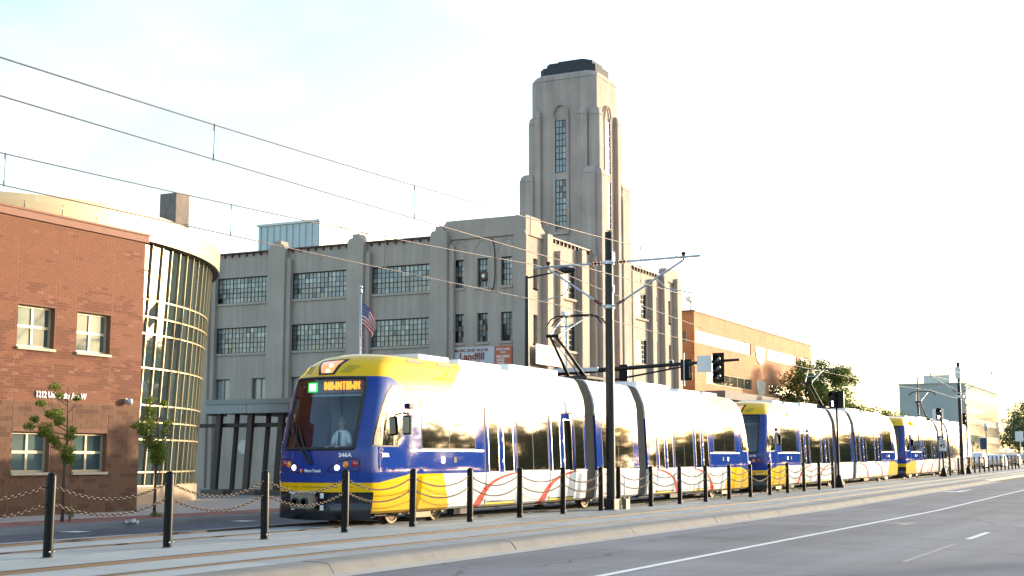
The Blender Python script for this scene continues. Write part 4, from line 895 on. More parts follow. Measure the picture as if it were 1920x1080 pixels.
# ---- advertising boards on the warehouse
SW_=mat('white_sign_board',(.50,.51,.53),.5,0,.06,2); SR=mat('orange_red_sign_board',(.50,.115,.04),.5,0,.05,2); SRT=mat('sign_red_lettering',(.24,.035,.02),.5,0,0); SO=mat('sign_cream_board',(.42,.37,.28),.5,0,.05,2)
def sign(name,ax,c,a0,a1,z0,z1,label,white):
    s=thing(name,label,'sign',(c,a0,z0) if ax=='x' else (a0,c,z0)); f='-x' if ax=='x' else '-y'; sg_=-1 if ax=='x' else 1     # reading direction
    A=a1 if ax=='x' else a0; W_=a1-a0; pos=lambda u,z,d=-.05:(c+d,A+sg_*u*W_,z) if ax=='x' else (A+sg_*u*W_,c+d,z)
    def board(u0,u1,m):
        b=MB(); p,q=A+sg_*u0*W_,A+sg_*u1*W_; bx(b,ax,c-.04,c,min(p,q),max(p,q),z0,z1); return b.build('board',m,s)
    H=z1-z0; board(0,.715,white); board(.72,1,SR)
    text('lettering','MUSIC AND BOOK',H*.20,pos(.34,z0+H*.78),f,SRT,s,'CENTER',.004,1.08); text('lettering','Landfill',H*.46,pos(.35,z0+H*.40),f,SRT,s,'CENTER',.014,1.05)
    text('lettering','644-8612',H*.17,pos(.38,z0+H*.22),f,SRT,s,'CENTER',.002,1.1)
    b=MB(); p,q=A+sg_*.05*W_,A+sg_*.68*W_; bx(b,ax,c-.046,c-.04,min(p,q),max(p,q),z0+.03,z0+H*.17); b.build('banner',SR,s); text('lettering','FREE PARKING',H*.12,pos(.33,z0+.045,-.052),f,M['wtext'],s,'CENTER',0,1.1)
    text('lettering','WE BUY & SELL',H*.135,pos(.86,z0+H*.80),f,M['wtext'],s,'CENTER',.003,.82); text('lettering','USED',H*.12,pos(.86,z0+H*.65),f,M['wtext'],s,'CENTER',.002)
    for k,tx in enumerate(('RECORDS','DISCS','TAPES')): text('lettering',tx,H*.165,pos(.755,z0+H*(.44-.16*k)),f,M['wtext'],s,'LEFT',.004,.95)
    return s
sign('shop_sign','x',Xg-.02,27.86,31.07,5.88,6.85,'grey-white and red Landfill shop sign below three small windows on the shaded wall',SW_)
sign('shop_sign','y',Yg-.36,55.8,58.9,6.0,6.92,'sunlit cream and orange Landfill shop sign just round the warehouse corner',SO)
# ---------------------------------------------------------------- entrance canopy
CN=thing('entrance_canopy','flat-roofed entrance canopy on paired brown posts between the glass atrium and the tram','canopy',(47,38.3,.15))
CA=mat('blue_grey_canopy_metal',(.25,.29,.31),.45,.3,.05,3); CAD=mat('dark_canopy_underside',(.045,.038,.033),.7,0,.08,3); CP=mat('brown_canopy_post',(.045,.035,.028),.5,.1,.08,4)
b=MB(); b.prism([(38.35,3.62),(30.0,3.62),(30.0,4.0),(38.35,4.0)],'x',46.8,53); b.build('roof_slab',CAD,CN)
for y0,y1 in((36.2,38.4),(34.0,36.18),(31.8,33.98),(29.9,31.78)): MB().box(46.70,46.798,y0,y1,3.60,3.98).build('fascia_panel',CA,CN)
MB().box(46.66,53,29.9,38.42,3.99,4.20).build('roof_edge',mat('canopy_edge_grey',(.25,.28,.29),.5,.2,.05,3),CN)
b=MB(); P=[]
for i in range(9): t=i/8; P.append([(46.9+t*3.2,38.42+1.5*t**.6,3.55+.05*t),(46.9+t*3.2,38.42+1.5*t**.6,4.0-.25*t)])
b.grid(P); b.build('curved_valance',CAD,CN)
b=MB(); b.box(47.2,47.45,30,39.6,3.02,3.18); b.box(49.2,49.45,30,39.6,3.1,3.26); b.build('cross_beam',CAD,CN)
for y in(38.02,36.32,34.7,33.1,31.5):
    for dx,dy,w_,d in((0,0,.26,.2),(.55,-.52,.16,.16)):
        b=MB(); b.add([(47.1+dx-d/2,y+dy+.12-w_/2,.3),(47.1+dx+d/2,y+dy+.12-w_/2,.3),(47.1+dx+d/2,y+dy+.12+w_/2,.3),(47.1+dx-d/2,y+dy+.12+w_/2,.3),(47.1+dx-d/2,y+dy-.10-w_/2,3.62),(47.1+dx+d/2,y+dy-.10-w_/2,3.62),(47.1+dx+d/2,y+dy-.10+w_/2,3.62),(47.1+dx-d/2,y+dy-.10+w_/2,3.62)],[(0,1,5,4),(1,2,6,5),(2,3,7,6),(3,0,4,7),(4,5,6,7)]); b.build('post',CP,CN)
    MB().box(46.6,48.2,y-.75,y+.45,.10,.34).build('footing',mat('footing_concrete',(.14,.115,.095),.9,0,.12,3),CN,bevel=.02)
# ---------------------------------------------------------------- orange brick school-like block
def brickmat(name,c1,c2,cm,sc_=1.,bw=.5,bh=.17):
    m,t,b=nodes(name); g=t.nodes.new('ShaderNodeNewGeometry'); L=t.links.new
    sp=t.nodes.new('ShaderNodeSeparateXYZ'); L(g.outputs['Position'],sp.inputs[0]); x=NX(t); cbn=t.nodes.new('ShaderNodeCombineXYZ'); L(x.m('ADD',sp.outputs[0],sp.outputs[1]),cbn.inputs[0]); L(sp.outputs[2],cbn.inputs[1])
    br=t.nodes.new('ShaderNodeTexBrick'); br.inputs['Scale'].default_value=sc_; br.inputs['Brick Width'].default_value=bw; br.inputs['Row Height'].default_value=bh; br.inputs['Mortar Size'].default_value=.012; br.inputs['Color1'].default_value=(*c1,1); br.inputs['Color2'].default_value=(*c2,1); br.inputs['Mortar'].default_value=(*cm,1); L(cbn.outputs[0],br.inputs['Vector'])
    n=t.nodes.new('ShaderNodeTexNoise'); n.inputs['Scale'].default_value=.6; n.inputs['Detail'].default_value=6; L(g.outputs['Position'],n.inputs['Vector'])
    vm=t.nodes.new('ShaderNodeVectorMath'); vm.operation='SCALE'; L(br.outputs['Color'],vm.inputs[0]); L(x.m('ADD',.6,x.m('MULTIPLY',n.outputs['Fac'],.8)),vm.inputs['Scale']); L(vm.outputs[0],b.inputs['Base Color']); b.inputs['Roughness'].default_value=.85
    bn=t.nodes.new('ShaderNodeBump'); bn.inputs['Strength'].default_value=.4; bn.inputs['Distance'].default_value=.01; L(br.outputs['Fac'],bn.inputs['Height']); bn.invert=True; L(bn.outputs[0],b.inputs['Normal']); return m
OB=brickmat('orange_brick',(.50,.21,.09),(.44,.175,.075),(.44,.25,.14),1,.55,.24)
OR=thing('orange_brick_building','orange brick block with ribbon windows and shield-shaped panels beyond the warehouse','building',(80,27.5,.3))
o1=[(80.35,92.1,8.9,9.72),(96.4,104.4,8.85,9.68),(82.4,92.2,6.45,7.2),(96.4,104.4,6.35,7.12)]; b=wall('y',27.5,80.05,109,.1,10.85,o1,.12); wall('x',80.05,27.5,48,.1,10.85,[(28.0,47.0,8.9,9.72)],.15,b)
b.quad((109,27.5,.1),(109,48,.1),(109,48,10.85),(109,27.5,10.85)); b.quad((80.05,27.5,10.7),(109,27.5,10.7),(109,48,10.7),(80.05,48,10.7)); b.build('wall',OB,OR)
OG=mat('ribbon_window_glass',(.10,.09,.07),.03,0,0,ior=2.6); 
for a0,a1,z0,z1 in o1: window(OR,'y',27.56,a0,a1,z0,z1,max(4,int((a1-a0)/1.5)),1,[OG],M['creamsill'],bar=.04,fr=.04,depth=.03,tilt=.12)
window(OR,'x',80.14,28.0,47.0,8.9,9.72,10,1,[M['glass_dark']],M['cream'],bar=.06,fr=.05,depth=.04,tilt=.2)
for xc in(94.3,106.6):
    for zt in(9.62,7.2):
        pts=[(xc-1.1,zt),(xc+1.1,zt)]+[(xc+1.1*math.cos(R(t)),zt-.28-.95*math.sin(R(t))) for t in range(0,181,15)]
        b=MB(); b.prism(pts,'y',27.44,27.49); b.build('shield_panel',mat('white_shield_panel',(.70,.66,.58),.18,0,.03,2,coat=.6),OR)
b=MB(); b.box(79.98,109.08,27.42,27.7,10.85,10.93); b.box(79.98,80.2,27.71,48,10.85,10.93); b.build('coping',mat('purple_brown_coping',(.12,.07,.07),.6,0,.05,2),OR)
b=MB(); b.box(79.8,92,25.5,27.46,5.35,5.85); b.build('entrance_canopy',mat('grey_canopy_concrete',(.16,.15,.14),.8,0,.1,2),OR)
b=MB(); b.tube((80.3,27.8,10.9),(80.3,27.8,11.5),.05); b.box(79.8,80.7,27.62,27.95,11.5,11.75); b.build('roof_camera',M['white'],OR)
# ---------------------------------------------------------------- far office block
OX,OY=272,39.0; go=grade(OX)*.6
OF=thing('office_block','pale four-storey office block with a blank end wall and ribbed sunlit front','building',(OX,OY,go))
OW=mat('office_blank_wall',(.36,.385,.37),.8,0,.06,.4); OFN=mat('office_fins',(.36,.33,.27),.7,0,.05,.4); OGL=mat('office_glass',(.09,.10,.10),.15,0,.1,.5,ior=1.7)
b=MB(); b.box(OX,OX+48,OY,OY+12.4,go-1,15.3+go); b.build('wall',OW,OF); b=MB(); b.box(OX-.1,OX+48.1,OY-.35,OY+12.5,15.3+go,15.6+go); b.build('parapet',OFN,OF)
for k in range(4): 
    MB().box(OX+.6,OX+47.4,OY-.10,OY-.01,go+2.2+3.4*k,go+4.2+3.4*k).build('window_band',OGL,OF); MB().box(OX+.3,OX+47.7,OY-.16,OY-.012,go+4.22+3.4*k,go+4.65+3.4*k).build('spandrel',OFN,OF)
for i in range(29): MB().box(OX+.3+1.68*i,OX+.55+1.68*i,OY-.24,OY-.17,go+.5,go+15.3).build('fin',OFN,OF)
b=MB(); b.box(OX+8,OX+18,OY+4,OY+9,15.5+go,17.6+go); b.build('plant_room',TEL,OF); b=MB(); b.box(OX-.12,OX-.005,OY+4,OY+6.2,go+8,go+10.6); b.build('wall_sign',M['signback'],OF)
# ================================================================== STREET FURNITURE
random.seed(5)
BY=15.45
def bollard_proto():
    b=MB(); b.lathe([(.074,0),(.074,1.19),(.069,1.225),(.055,1.25),(.032,1.266),(.002,1.272)],(0,0,0),20); return mesh_of(b,'post',M['black'],True)
bm_=bollard_proto(); bm_.set_sharp_from_angle(angle=R(40))
bolt=mesh_of(MB().lathe([(.014,0),(.014,.012),(.008,.016),(.002,.017)],(0,0,0),8),'bolt',M['galv'])
foot=mesh_of(MB().lathe([(.11,-.004),(.105,.006),(.075,.01),(.07,.01)],(0,0,0),16),'grout_collar',M['kerb'])
def chainmat(): return M['chain']
lk=MB(); pts=[]; hl,hw=.027,.020
for k in range(20):
    a=2*math.pi*k/20; cx_=math.cos(a)*hw; 
    pts.append((math.copysign(hl*.62,math.cos(a))+math.cos(a)*.019,0,math.sin(a)*hw) if abs(math.cos(a))>1e-6 else (0,0,math.sin(a)*hw))
lk.path(pts+[pts[0]],.0072,6); LINK=mesh_of(lk,'link',M['chain'],True)
first=[12.6+2.655*i for i in range(10)]+[37.83+2.69*i for i in range(11)]
far_=[99.3,103.2]+[108.6+2.69*i for i in range(13)]
ALLB=first+far_
ORD=['first','second','third','fourth','fifth','sixth','seventh','eighth','ninth','tenth','eleventh','twelfth','thirteenth','fourteenth','fifteenth']
def where(x):
    i=min(range(len(ALLB)),key=lambda k:abs(ALLB[k]-x))
    if i<10: return 9-i,'brick'
    if i<21: return i-10,'tree'
    return i-21,'far'
def blabel(i,x):
    k,s=where(x)
    if s=='brick': return 'black bollard, %s from the big wire pole on its brick building side'%ORD[k]
    if s=='tree': return 'black bollard, %s from the big wire pole on its leafy tree side'%ORD[k]
    return 'small distant black bollard by the last tram, %s past the speed sign'%ORD[k]
BOL=[]
for i,x in enumerate(ALLB):
    g=grade(x); t=thing('bollard',blabel(i,x),'bollard',(x,BY,.15+g),'black bollards along the track centre'); rz=random.uniform(0,6)
    inst('post',bm_,t,(x,BY,.15+g),(R(random.uniform(-.5,.5)),R(random.uniform(-.5,.5)),rz)); 
    if x<70:
        inst('grout_collar',foot,t,(x,BY,.152+g))
        for dx,dy in((-.045,-.062),(.05,-.058)): inst('bolt',bolt,t,(x+dx,BY+dy-.012,.24+g),(R(90),0,math.atan2(dx,-dy)*.6))
def chain(x0,x1,z,sag,as_parts,lab):
    n=int(round((x1-x0-.15)/.0665)); a0,a1=x0+.075,x1-.075; g0,g1=grade(x0),grade(x1)
    P=lambda u:Vector((a0+(a1-a0)*u,BY,.15+z+g0+(g1-g0)*u-sag*4*u*(1-u)))
    t=thing('chain',lab,'chain',P(0),'chains slung between the bollards'); J=MB()
    for k in range(n):
        u=(k+.5)/n; p=P(u); d=(P(min(1,u+.01))-P(max(0,u-.01))).normalized(); rot=Matrix.Rotation(R((45 if k%2 else -45)+random.uniform(-9,9)),3,'X'); q=d.to_track_quat('X','Z').to_matrix()@rot
        if as_parts: inst('link',LINK,t,p,q.to_euler())
        else: J.add([p+q@v.co for v in LINK.vertices],[tuple(f.vertices) for f in LINK.polygons])
    if not as_parts: J.build('links',M['chain'],t,True,fixn=False)
pairs=[(a,c) for a,c in zip(ALLB,ALLB[1:]) if 2<c-a<3.1]+[(96.6,99.3),(105.9,108.6)]
for a,c in pairs:
    (k0,s0),(k1,s1)=where(a),where(c); jig=random.uniform(-.03,.04)
    if c in(99.3,108.6): wh=' chain hung between a tram signal post and the distant bollards'+(' by the speed sign' if c==99.3 else ' past the poles')
    elif s0=='far': wh=' chain between the %s and %s distant bollards past the speed sign'%(ORD[k0],ORD[k1])
    else: wh=' chain between the %s and %s bollards on the %s side of the wire pole'%(ORD[min(k0,k1)],ORD[max(k0,k1)],s0)
    chain(a,c,1.06,.20+jig,c<29,'upper'+wh); chain(a,c,.80,.20+jig*.7,c<29,'lower'+wh)
# ---------------------------------------------------------------- overhead-wire poles
def ocs(x,lab,base=True):
    g=grade(x); T=thing('catenary_pole',lab,'pole',(x,BY,.15+g),'overhead wire poles'); Z=lambda z:z+g
    b=MB(); b.lathe([(.135,.15+g),(.135,3),(.125,6),(.115,8.42+g),(.10,8.44+g),(.002,8.45+g)],(x,BY,0),20); b.build('pole',M['pole'],T,True,auto=40)
    b=MB(); b.box(x-.26,x+.26,BY-.20,BY+.20,.1+g,.48+g); b.build('pole_base',M['pole'],T,bevel=.03); b=MB(); b.box(x-.45,x+.45,BY-.36,BY+.36,.1+g,.165+g); b.build('footing',M['concrete'],T,bevel=.02)
    for s,ye,zt in((1,17.95,7.50),(-1,12.55,7.52)):
        b=MB(); y0=BY+s*.14; b.tube((x,y0+s*.42,Z(7.5)),(x,ye,Z(zt)),.034); up=b.build('upper_tube',M['galv'],T)
        MB().tube((x,y0,Z(7.5)),(x,y0+s*.14,Z(7.5)),.03).build('tube_end',M['galv'],up); b=MB()
        for k in range(5): b.tube((x,y0+s*(.14+.056*k),Z(7.5)),(x,y0+s*(.18+.056*k),Z(7.5)),.052 if k%2==0 else .038,n=10)
        b.build('insulator',M['maroon'],up)
        yw=17.465 if s>0 else 13.085; st=Vector((x,y0,Z(6.16))); en=Vector((x,yw-s*.02,Z(7.42))); d=(en-st).normalized(); b=MB(); b.tube(st+d*.42,en,.032); dg_=b.build('diagonal_tube',M['galv'],T)
        b=MB(); 
        for k in range(5): b.tube(st+d*(.14+.056*k),st+d*(.18+.056*k),.052 if k%2==0 else .038,n=10)
        b.build('insulator',M['maroon'],dg_); MB().tube(st,st+d*.15,.03).build('tube_end',M['galv'],dg_)
        b=MB(); b.path([st+d*(.62*(en-st).length),Vector((x,yw-s*.55,Z(6.62))),Vector((x,yw+s*.25,Z(6.44)))],.018); b.build('steady_arm',M['galv'],T)
        b=MB(); b.lathe([(.03,0),(.05,.05),(.075,.10),(.05,.13),(.002,.14)],(x,yw,Z(7.53)),10); b.tube((x,yw,Z(7.42)),(x,yw,Z(7.55)),.025); b.build('wire_clamp',M['maroon'],T)
    for z in(7.5,6.16):
        b=MB(); b.lathe([(.14,-.05),(.165,-.05),(.165,.05),(.14,.05)],(x,BY,Z(z)),16); b.build('clamp_ring',M['galv'],T,True,auto=40)
    return T
P1=ocs(37.25,'tall dark overhead-wire pole with galvanised arms beside the first tram')
b=MB(); b.box(37.22,37.32,BY-.145,BY-.135,6.6,6.8); b.build('number_plate',M['signback'],P1); b=MB(); b.box(37.14,37.36,BY-.151,BY-.142,7.55,7.82); b.build('band',mat('orange_band',(.7,.12,.03),.5,0,0),P1)
cab=thing('pole_cabinet','pale grey steel cabinet with a conduit at the foot of the overhead-wire pole','cabinet',(37.8,BY-.25,.15)); MB().box(37.62,37.92,BY-.33,BY-.2,.15,.47).build('box',mat('cabinet_tan',(.20,.165,.12),.55,.1,.08,4),cab,bevel=.01); MB().tube((37.66,BY-.26,.47),(37.66,BY-.26,1.1),.018).build('conduit',M['galv'],cab)
rl=thing('reflector_post','pair of small lit red reflectors on the bollard by the overhead-wire pole','reflector',(36.55,BY-.08,.9))
for z in(.64,1.20): q=MB(); q.lathe([(.035,.0),(.035,-.012),(.002,-.016)],(36.62,BY-.078,z),14,'y'); q.build('reflector',mat('red_reflector',(.9,.1,.06),.1,.2,0,coat=1),rl,True)
P2=ocs(104.9,'further overhead-wire pole with a grey control box, standing by the last tram')
b=MB(); b.box(104.6,105.2,BY-.2,BY+.2,7.6,8.5); b.build('control_box',M['galv'],P2,bevel=.03); b=MB(); b.box(104.75,105.1,BY-.32,BY+.32,6.2,6.4); b.build('bracket',M['galv'],P2)
# ---------------------------------------------------------------- wires
def zc(x,lo,hi,xs=(-62.,37.25,104.9,172.5)):
    for a,c in((-29.5,37.25),(37.25,104.9),(104.9,172.5)):
        if x<=c or c>170: 
            u=(x-(a+c)/2)/((c-a)/2); return lo+(hi-lo)*u*u+grade(x)
def wires(yw,lab):
    xs=[-28+1.6*i for i in range(125)]
    m=thing('messenger_wire','upper messenger wire '+lab,'wire',(0,yw,7),'overhead wires'); b=MB(); b.path([(x,yw,zc(x,6.55,7.5)) for x in xs],.0125,5); b.build('strand',M['wire'],m,True)
    c=thing('contact_wire','lower contact wire '+lab,'wire',(0,yw,6),'overhead wires'); b=MB(); b.path([(x,yw,zc(x,6.10,6.40)) for x in xs],.0115,5); b.build('strand',M['wire'],c,True)
    x=-20+(.1 if yw>15 else -.0)
    for i in range(20):
        x=(15.93 if yw<15 else 15.86+.06)+5.95*(i-5); 
        if abs(x-37.25)<2 or abs(x-104.9)<2: continue
        z1,z0=zc(x,6.55,7.5),zc(x,6.10,6.40); b=MB(); b.tube((x,yw,z0),(x+.01,yw,z1),.006,n=5); b.tube((x,yw,z1-.09),(x,yw,z1+.02),.013,n=6); b.tube((x,yw,z0-.02),(x,yw,z0+.08),.013,n=6); b.build('dropper',M['wire'],m)
wires(13.085,'over the kerb-side track'); wires(17.465,'over the track the trams stand on')
# ---------------------------------------------------------------- signal mast with street lamp
SX,SY=50.,24.43; gS=grade(SX)
SM=thing('signal_mast','dark mast with a street lamp above and a long traffic-signal arm reaching over the tram','traffic signal',(SX,SY,.15+gS))
b=MB(); b.lathe([(.16,.15),(.16,.9),(.12,1.0),(.10,5.3),(.07,9.2),(.002,9.22)],(SX,SY,0),16); b.build('mast',M['pole'],SM,True,auto=40)
b=MB(); b.path([(SX,SY,9.12),(SX,SY-.8,9.22),(SX,SY-1.55,9.32)],.04,8,taper=.03); b.build('lamp_arm',M['pole'],SM); b=MB(); b.lathe([(.002,-.62),(.09,-.55),(.15,-.2),(.15,0),(.10,.12),(.04,.16)],(SX,SY-1.6,9.33),12,'y'); lh=b.build('lamp_head',M['pole'],SM,True); lh.data.transform(Matrix.Diagonal((1,1,.6,1)))if False else None
arm=lambda y:5.06+.36*(SY-y)/9.0
b=MB(); b.path([(SX,SY-(9.05)*i/8,arm(SY-9.05*i/8)) for i in range(9)],.12,12,taper=.05); b.build('signal_arm',M['pole'],SM,True)
b=MB(); b.path([(SX,22.2,arm(22.2)-.1),(SX,20.6,4.78),(SX,17.2,arm(17.2)-.06)],.045,8,taper=.035); b.build('brace_tube',M['pole'],SM)
b=MB(); b.box(SX-.16,SX-.10,21.2,23.6,5.14,5.30); b.build('street_name_sign',M['signback'],SM)
b=MB(); b.box(SX-.10,SX-.07,16.45,17.05,4.98,5.62); b.build('sign_back',M['signback'],SM)
b=MB(); b.tube((SX,22.62,5.1),(SX,22.62,7.35),.05); b.build('riser',M['signback'],SM); b=MB(); b.box(SX-.35,SX+.12,22.52,22.72,7.42,7.60); b.tube((SX,22.62,7.3),(SX,22.62,7.45),.04); b.build('detector_camera',M['white'],SM,bevel=.03)
b=MB(); b.lathe([(.10,-.02),(.10,.02),(.06,.02),(.06,-.02)],(SX,18.15,5.42),14,'x'); b.build('detector_ring',M['signback'],SM)
def head(par,x,y,z,n,plate,facing):       # facing -1: lenses look at -x
    b=MB(); h=.33*n
    b.box(x-.10,x+.10,y-.18,y+.18,z-h/2,z+h/2); hd=b.build('signal_head',M['black'],par,bevel=.02)
    if plate: MB().box(x+.03*facing-.006,x+.03*facing+.006,y-.235,y+.235,z-h/2-.08,z+h/2+.08).build('back_plate',M['black'],hd)
    for k in range(n):
        zz=z+h/2-.33*(k+.5); q=MB(); n_=16; P=[]
        for i in range(n_+1):
            a=R(-20+220*i/n_); P.append([(x+facing*.10,y+.145*math.cos(a),zz+.145*math.sin(a)),(x+facing*.32,y+.145*math.cos(a),zz+.145*math.sin(a))])
        q.grid(P); q.build('visor',M['black'],hd,True); l=MB(); l.lathe([(.125,0),(.11,.012*facing),(.06,.028*facing),(.002,.034*facing)],(x+facing*.102,y,zz),16,'x'); l.build('lens',mat('unlit_lens',(.03,.03,.032),.15,0,0,coat=1),hd,True)
    return hd
head(SM,SX-.18,16.15,5.12,3,True,-1); head(SM,SX+.05,17.55,5.10,2,True,1); head(SM,SX+.05,20.15,5.05,2,False,1)
b=MB(); b.path([(SX-.16,17.55,5.72),(SX-.2,17.55,5.74),(SX-.2,17.55,4.5),(SX-.16,17.55,4.46)],.025); b.build('head_bracket',M['galv'],SM)
# ---------------------------------------------------------------- tram signals on fluted posts
def tram_signal(x,y,zt,lit,lab,two=True,speed=False):
    g=grade(x); T=thing('tram_signal',lab,'signal post',(x,y,.15+g),'tram signals between the tracks'); o=.15+g
    b=MB(); b.lathe([(.26,o),(.26,o+.10),(.22,o+.14),(.16,o+.42),(.13,o+.50),(.11,o+.55),(.055,o+.62),(.055,zt-.05),(.002,zt-.04)],(x,y,0),16); b.build('post',M['black'],T,True,auto=35)
    hd=MB().box(x-.12,x+.10,y-.02,y+.34,zt-.85,zt).build('signal_head',M['black'],T,bevel=.04)
    for k,z in enumerate((zt-.23,zt-.62)):
        q=MB(); P=[]
        for i in range(15): a=R(-30+240*i/14); P.append([(x-.12,y+.16+.155*math.cos(a),z+.155*math.sin(a)),(x-.38,y+.16+.155*math.cos(a),z+.155*math.sin(a))])
        q.grid(P); q.build('visor',M['black'],hd,True); l=MB(); l.lathe([(.135,0),(.12,-.015),(.002,-.03)],(x-.122,y+.16,z),14,'x'); l.build('lens',M['rubber'],hd,True)
        if k==1 and lit: l=MB(); l.box(x-.165,x-.155,y+.12,y+.20,z-.12,z+.12); l.build('lit_bar',mat('white_signal_bar',(.6,.5,.6),.4,0,0,emit=(1,.78,1),es=4),hd,bevel=.02)
    if two: MB().box(x-.06,x+.14,y-.36,y-.06,zt-.85,zt).build('signal_head',M['black'],T,bevel=.03)
    if speed:
        p=MB(); p.box(x-.07,x-.055,y-.24,y+.24,1.78+g+.1,2.55+g+.1); pl=p.build('speed_plate',M['white'],T); text('lettering','45',.40,(x-.078,y+.0,2.02+g+.1),'-x',M['rubber'],pl,'CENTER',.008)
        text('lettering','SPEED',.11,(x-.078,y+.0,2.48+g+.02),'-x',M['rubber'],pl,'CENTER',.002)
    return T
tram_signal(65.9,BY-.0,4.95,True,'black tram signal post with a lit white bar beside the middle tram')
tram_signal(96.2,BY-.05,5.15,True,'black tram signal post carrying a white 45 speed sign',False,True)
tram_signal(107.2,BY-.1,5.15,False,'unlit black tram signal post just past the second overhead-wire pole',False)
b=MB(); 
lp=thing('slender_pole','slender bare grey pole rising behind the last tram','pole',(136,23.9,.2)); MB().lathe([(.09,.3),(.08,5),(.05,11.2),(.002,11.21)],(136,23.9,0),10).build('shaft',M['pole'],lp,True)
# far-right lamp post, blue banner and white sign back
fl=thing('acorn_lamp','black acorn street lamp with a dark blue banner in front of the office block','street lamp',(188,24.5,grade(188)+.15)); g=grade(188)+.15
MB().lathe([(.18,g),(.14,g+.6),(.07,g+.9),(.06,g+4.3),(.002,g+4.32)],(188,24.5,0),12).build('post',M['black'],fl,True); MB().lathe([(.05,g+4.3),(.22,g+4.6),(.26,g+4.95),(.18,g+5.2),(.05,g+5.35),(.002,g+5.5)],(188,24.5,0),12).build('lantern',M['galv'],fl,True); MB().box(187.9,187.95,24.5,25.3,g+1.9,g+3.4).build('banner',mat('blue_banner',(.02,.035,.11),.7,0,.05,3),fl)
ws_=thing('road_sign','blank white road sign seen from behind near the right-hand trees','sign',(175,18.9,grade(175)+.1)); g=grade(175)+.1; MB().tube((175,18.9,g),(175,18.9,g+4.2),.05).build('post',M['galv'],ws_); MB().box(174.9,174.95,18.55,19.45,g+2.9,g+4.1).build('panel',M['signback'],ws_)
# ---------------------------------------------------------------- flagpole and flag
FX,FY=43.7,28.5
FP=thing('flagpole','silver flagpole with a ball finial in front of the warehouse','flagpole',(FX,FY,.15)); MB().lathe([(.06,.12),(.055,3),(.035,8.05),(.002,8.06)],(FX,FY,0),14).build('pole',mat('brushed_aluminium',(.62,.62,.62),.28,.9,.03,4),FP,True); MB().lathe([(.05,8.02),(.06,8.04),(.06,8.16),(.02,8.17),(.02,8.2)],(FX,FY,0),12).build('truck',M['galv'],FP); MB().lathe([(.002,8.19),(.05,8.215),(.068,8.26),(.05,8.305),(.002,8.33)],(FX,FY,0),14).build('finial',M['trim'],FP,True)
b=MB()
for z in(6.35,5.9,5.0): b.path([(FX+.08*math.cos(t*.8+z),FY-.08+.05*math.sin(t*.8+z),z-.12+.08*t) for t in range(5)],.014)
b.build('halyard',mat('red_white_halyard',(.45,.10,.09),.7,0,.1,9),FP)
def flag():
    m,t,b_=nodes('stars_and_stripes'); x=NX(t); uv=t.nodes.new('ShaderNodeUVMap'); sp=t.nodes.new('ShaderNodeSeparateXYZ'); t.links.new(uv.outputs[0],sp.inputs[0]); U,V=sp.outputs[0],sp.outputs[1]
    st=x.m('LESS_THAN',x.m('MODULO',x.m('MULTIPLY',V,13.),2.),1.); c=x.mix(st,(.72,.70,.68),(.50,.022,.04))
    can=x.m('MULTIPLY',x.m('LESS_THAN',U,.4),x.m('GREATER_THAN',V,6/13)); c=x.mix(can,c,(.018,.03,.16))
    su=x.m('SUBTRACT',x.m('MODULO',x.m('MULTIPLY',U,15.),1.),.5); sv=x.m('SUBTRACT',x.m('MODULO',x.m('MULTIPLY',V,9.28),1.),.5); star=x.m('LESS_THAN',x.m('ADD',x.m('MULTIPLY',su,su),x.m('MULTIPLY',sv,sv)),.06); c=x.mix(x.m('MULTIPLY',star,can),c,(.72,.72,.72))
    t.links.new(c,b_.inputs['Base Color']); b_.inputs['Roughness'].default_value=.8
    nu,nv=36,20; P=[];hoist,flyl=.86,1.55
    for i in range(nu+1):
        u=i/nu; row=[]
        for j in range(nv+1):
            v=j/nv; wv=math.sin(u*9+v*3.0)*.05*u+math.sin(u*4.0-v*5)*.07*u
            r_=-(.06+.62*(1-math.exp(-u*1.5))/.78*(.55+.45*v))+0; dr=1.12*u**1.25*(1.0-.12*(1-v))
            row.append((FX+.02+wv*1.2+.10*u,FY+r_*1.0+.05*math.sin(v*7+u*5)*u,7.62-hoist*(1-v)*(1-.30*u)-dr*.78))
        P.append(row)
    b=MB(); b.grid(P); o=b.build('flag',m,None,True,fixn=False,origin=(FX,FY,6.5))
    uvl=o.data.uv_layers.new(name='UVMap')
    for pl in o.data.polygons:
        for li in pl.loop_indices:
            vi=o.data.loops[li].vertex_index; uvl.data[li].uv=((vi//(nv+1))/nu,(vi%(nv+1))/nv)
    sd=o.modifiers.new('thick','SOLIDIFY'); sd.thickness=.004
    tag(o,'stars and stripes flag drooping from the silver flagpole','flag')
flag()
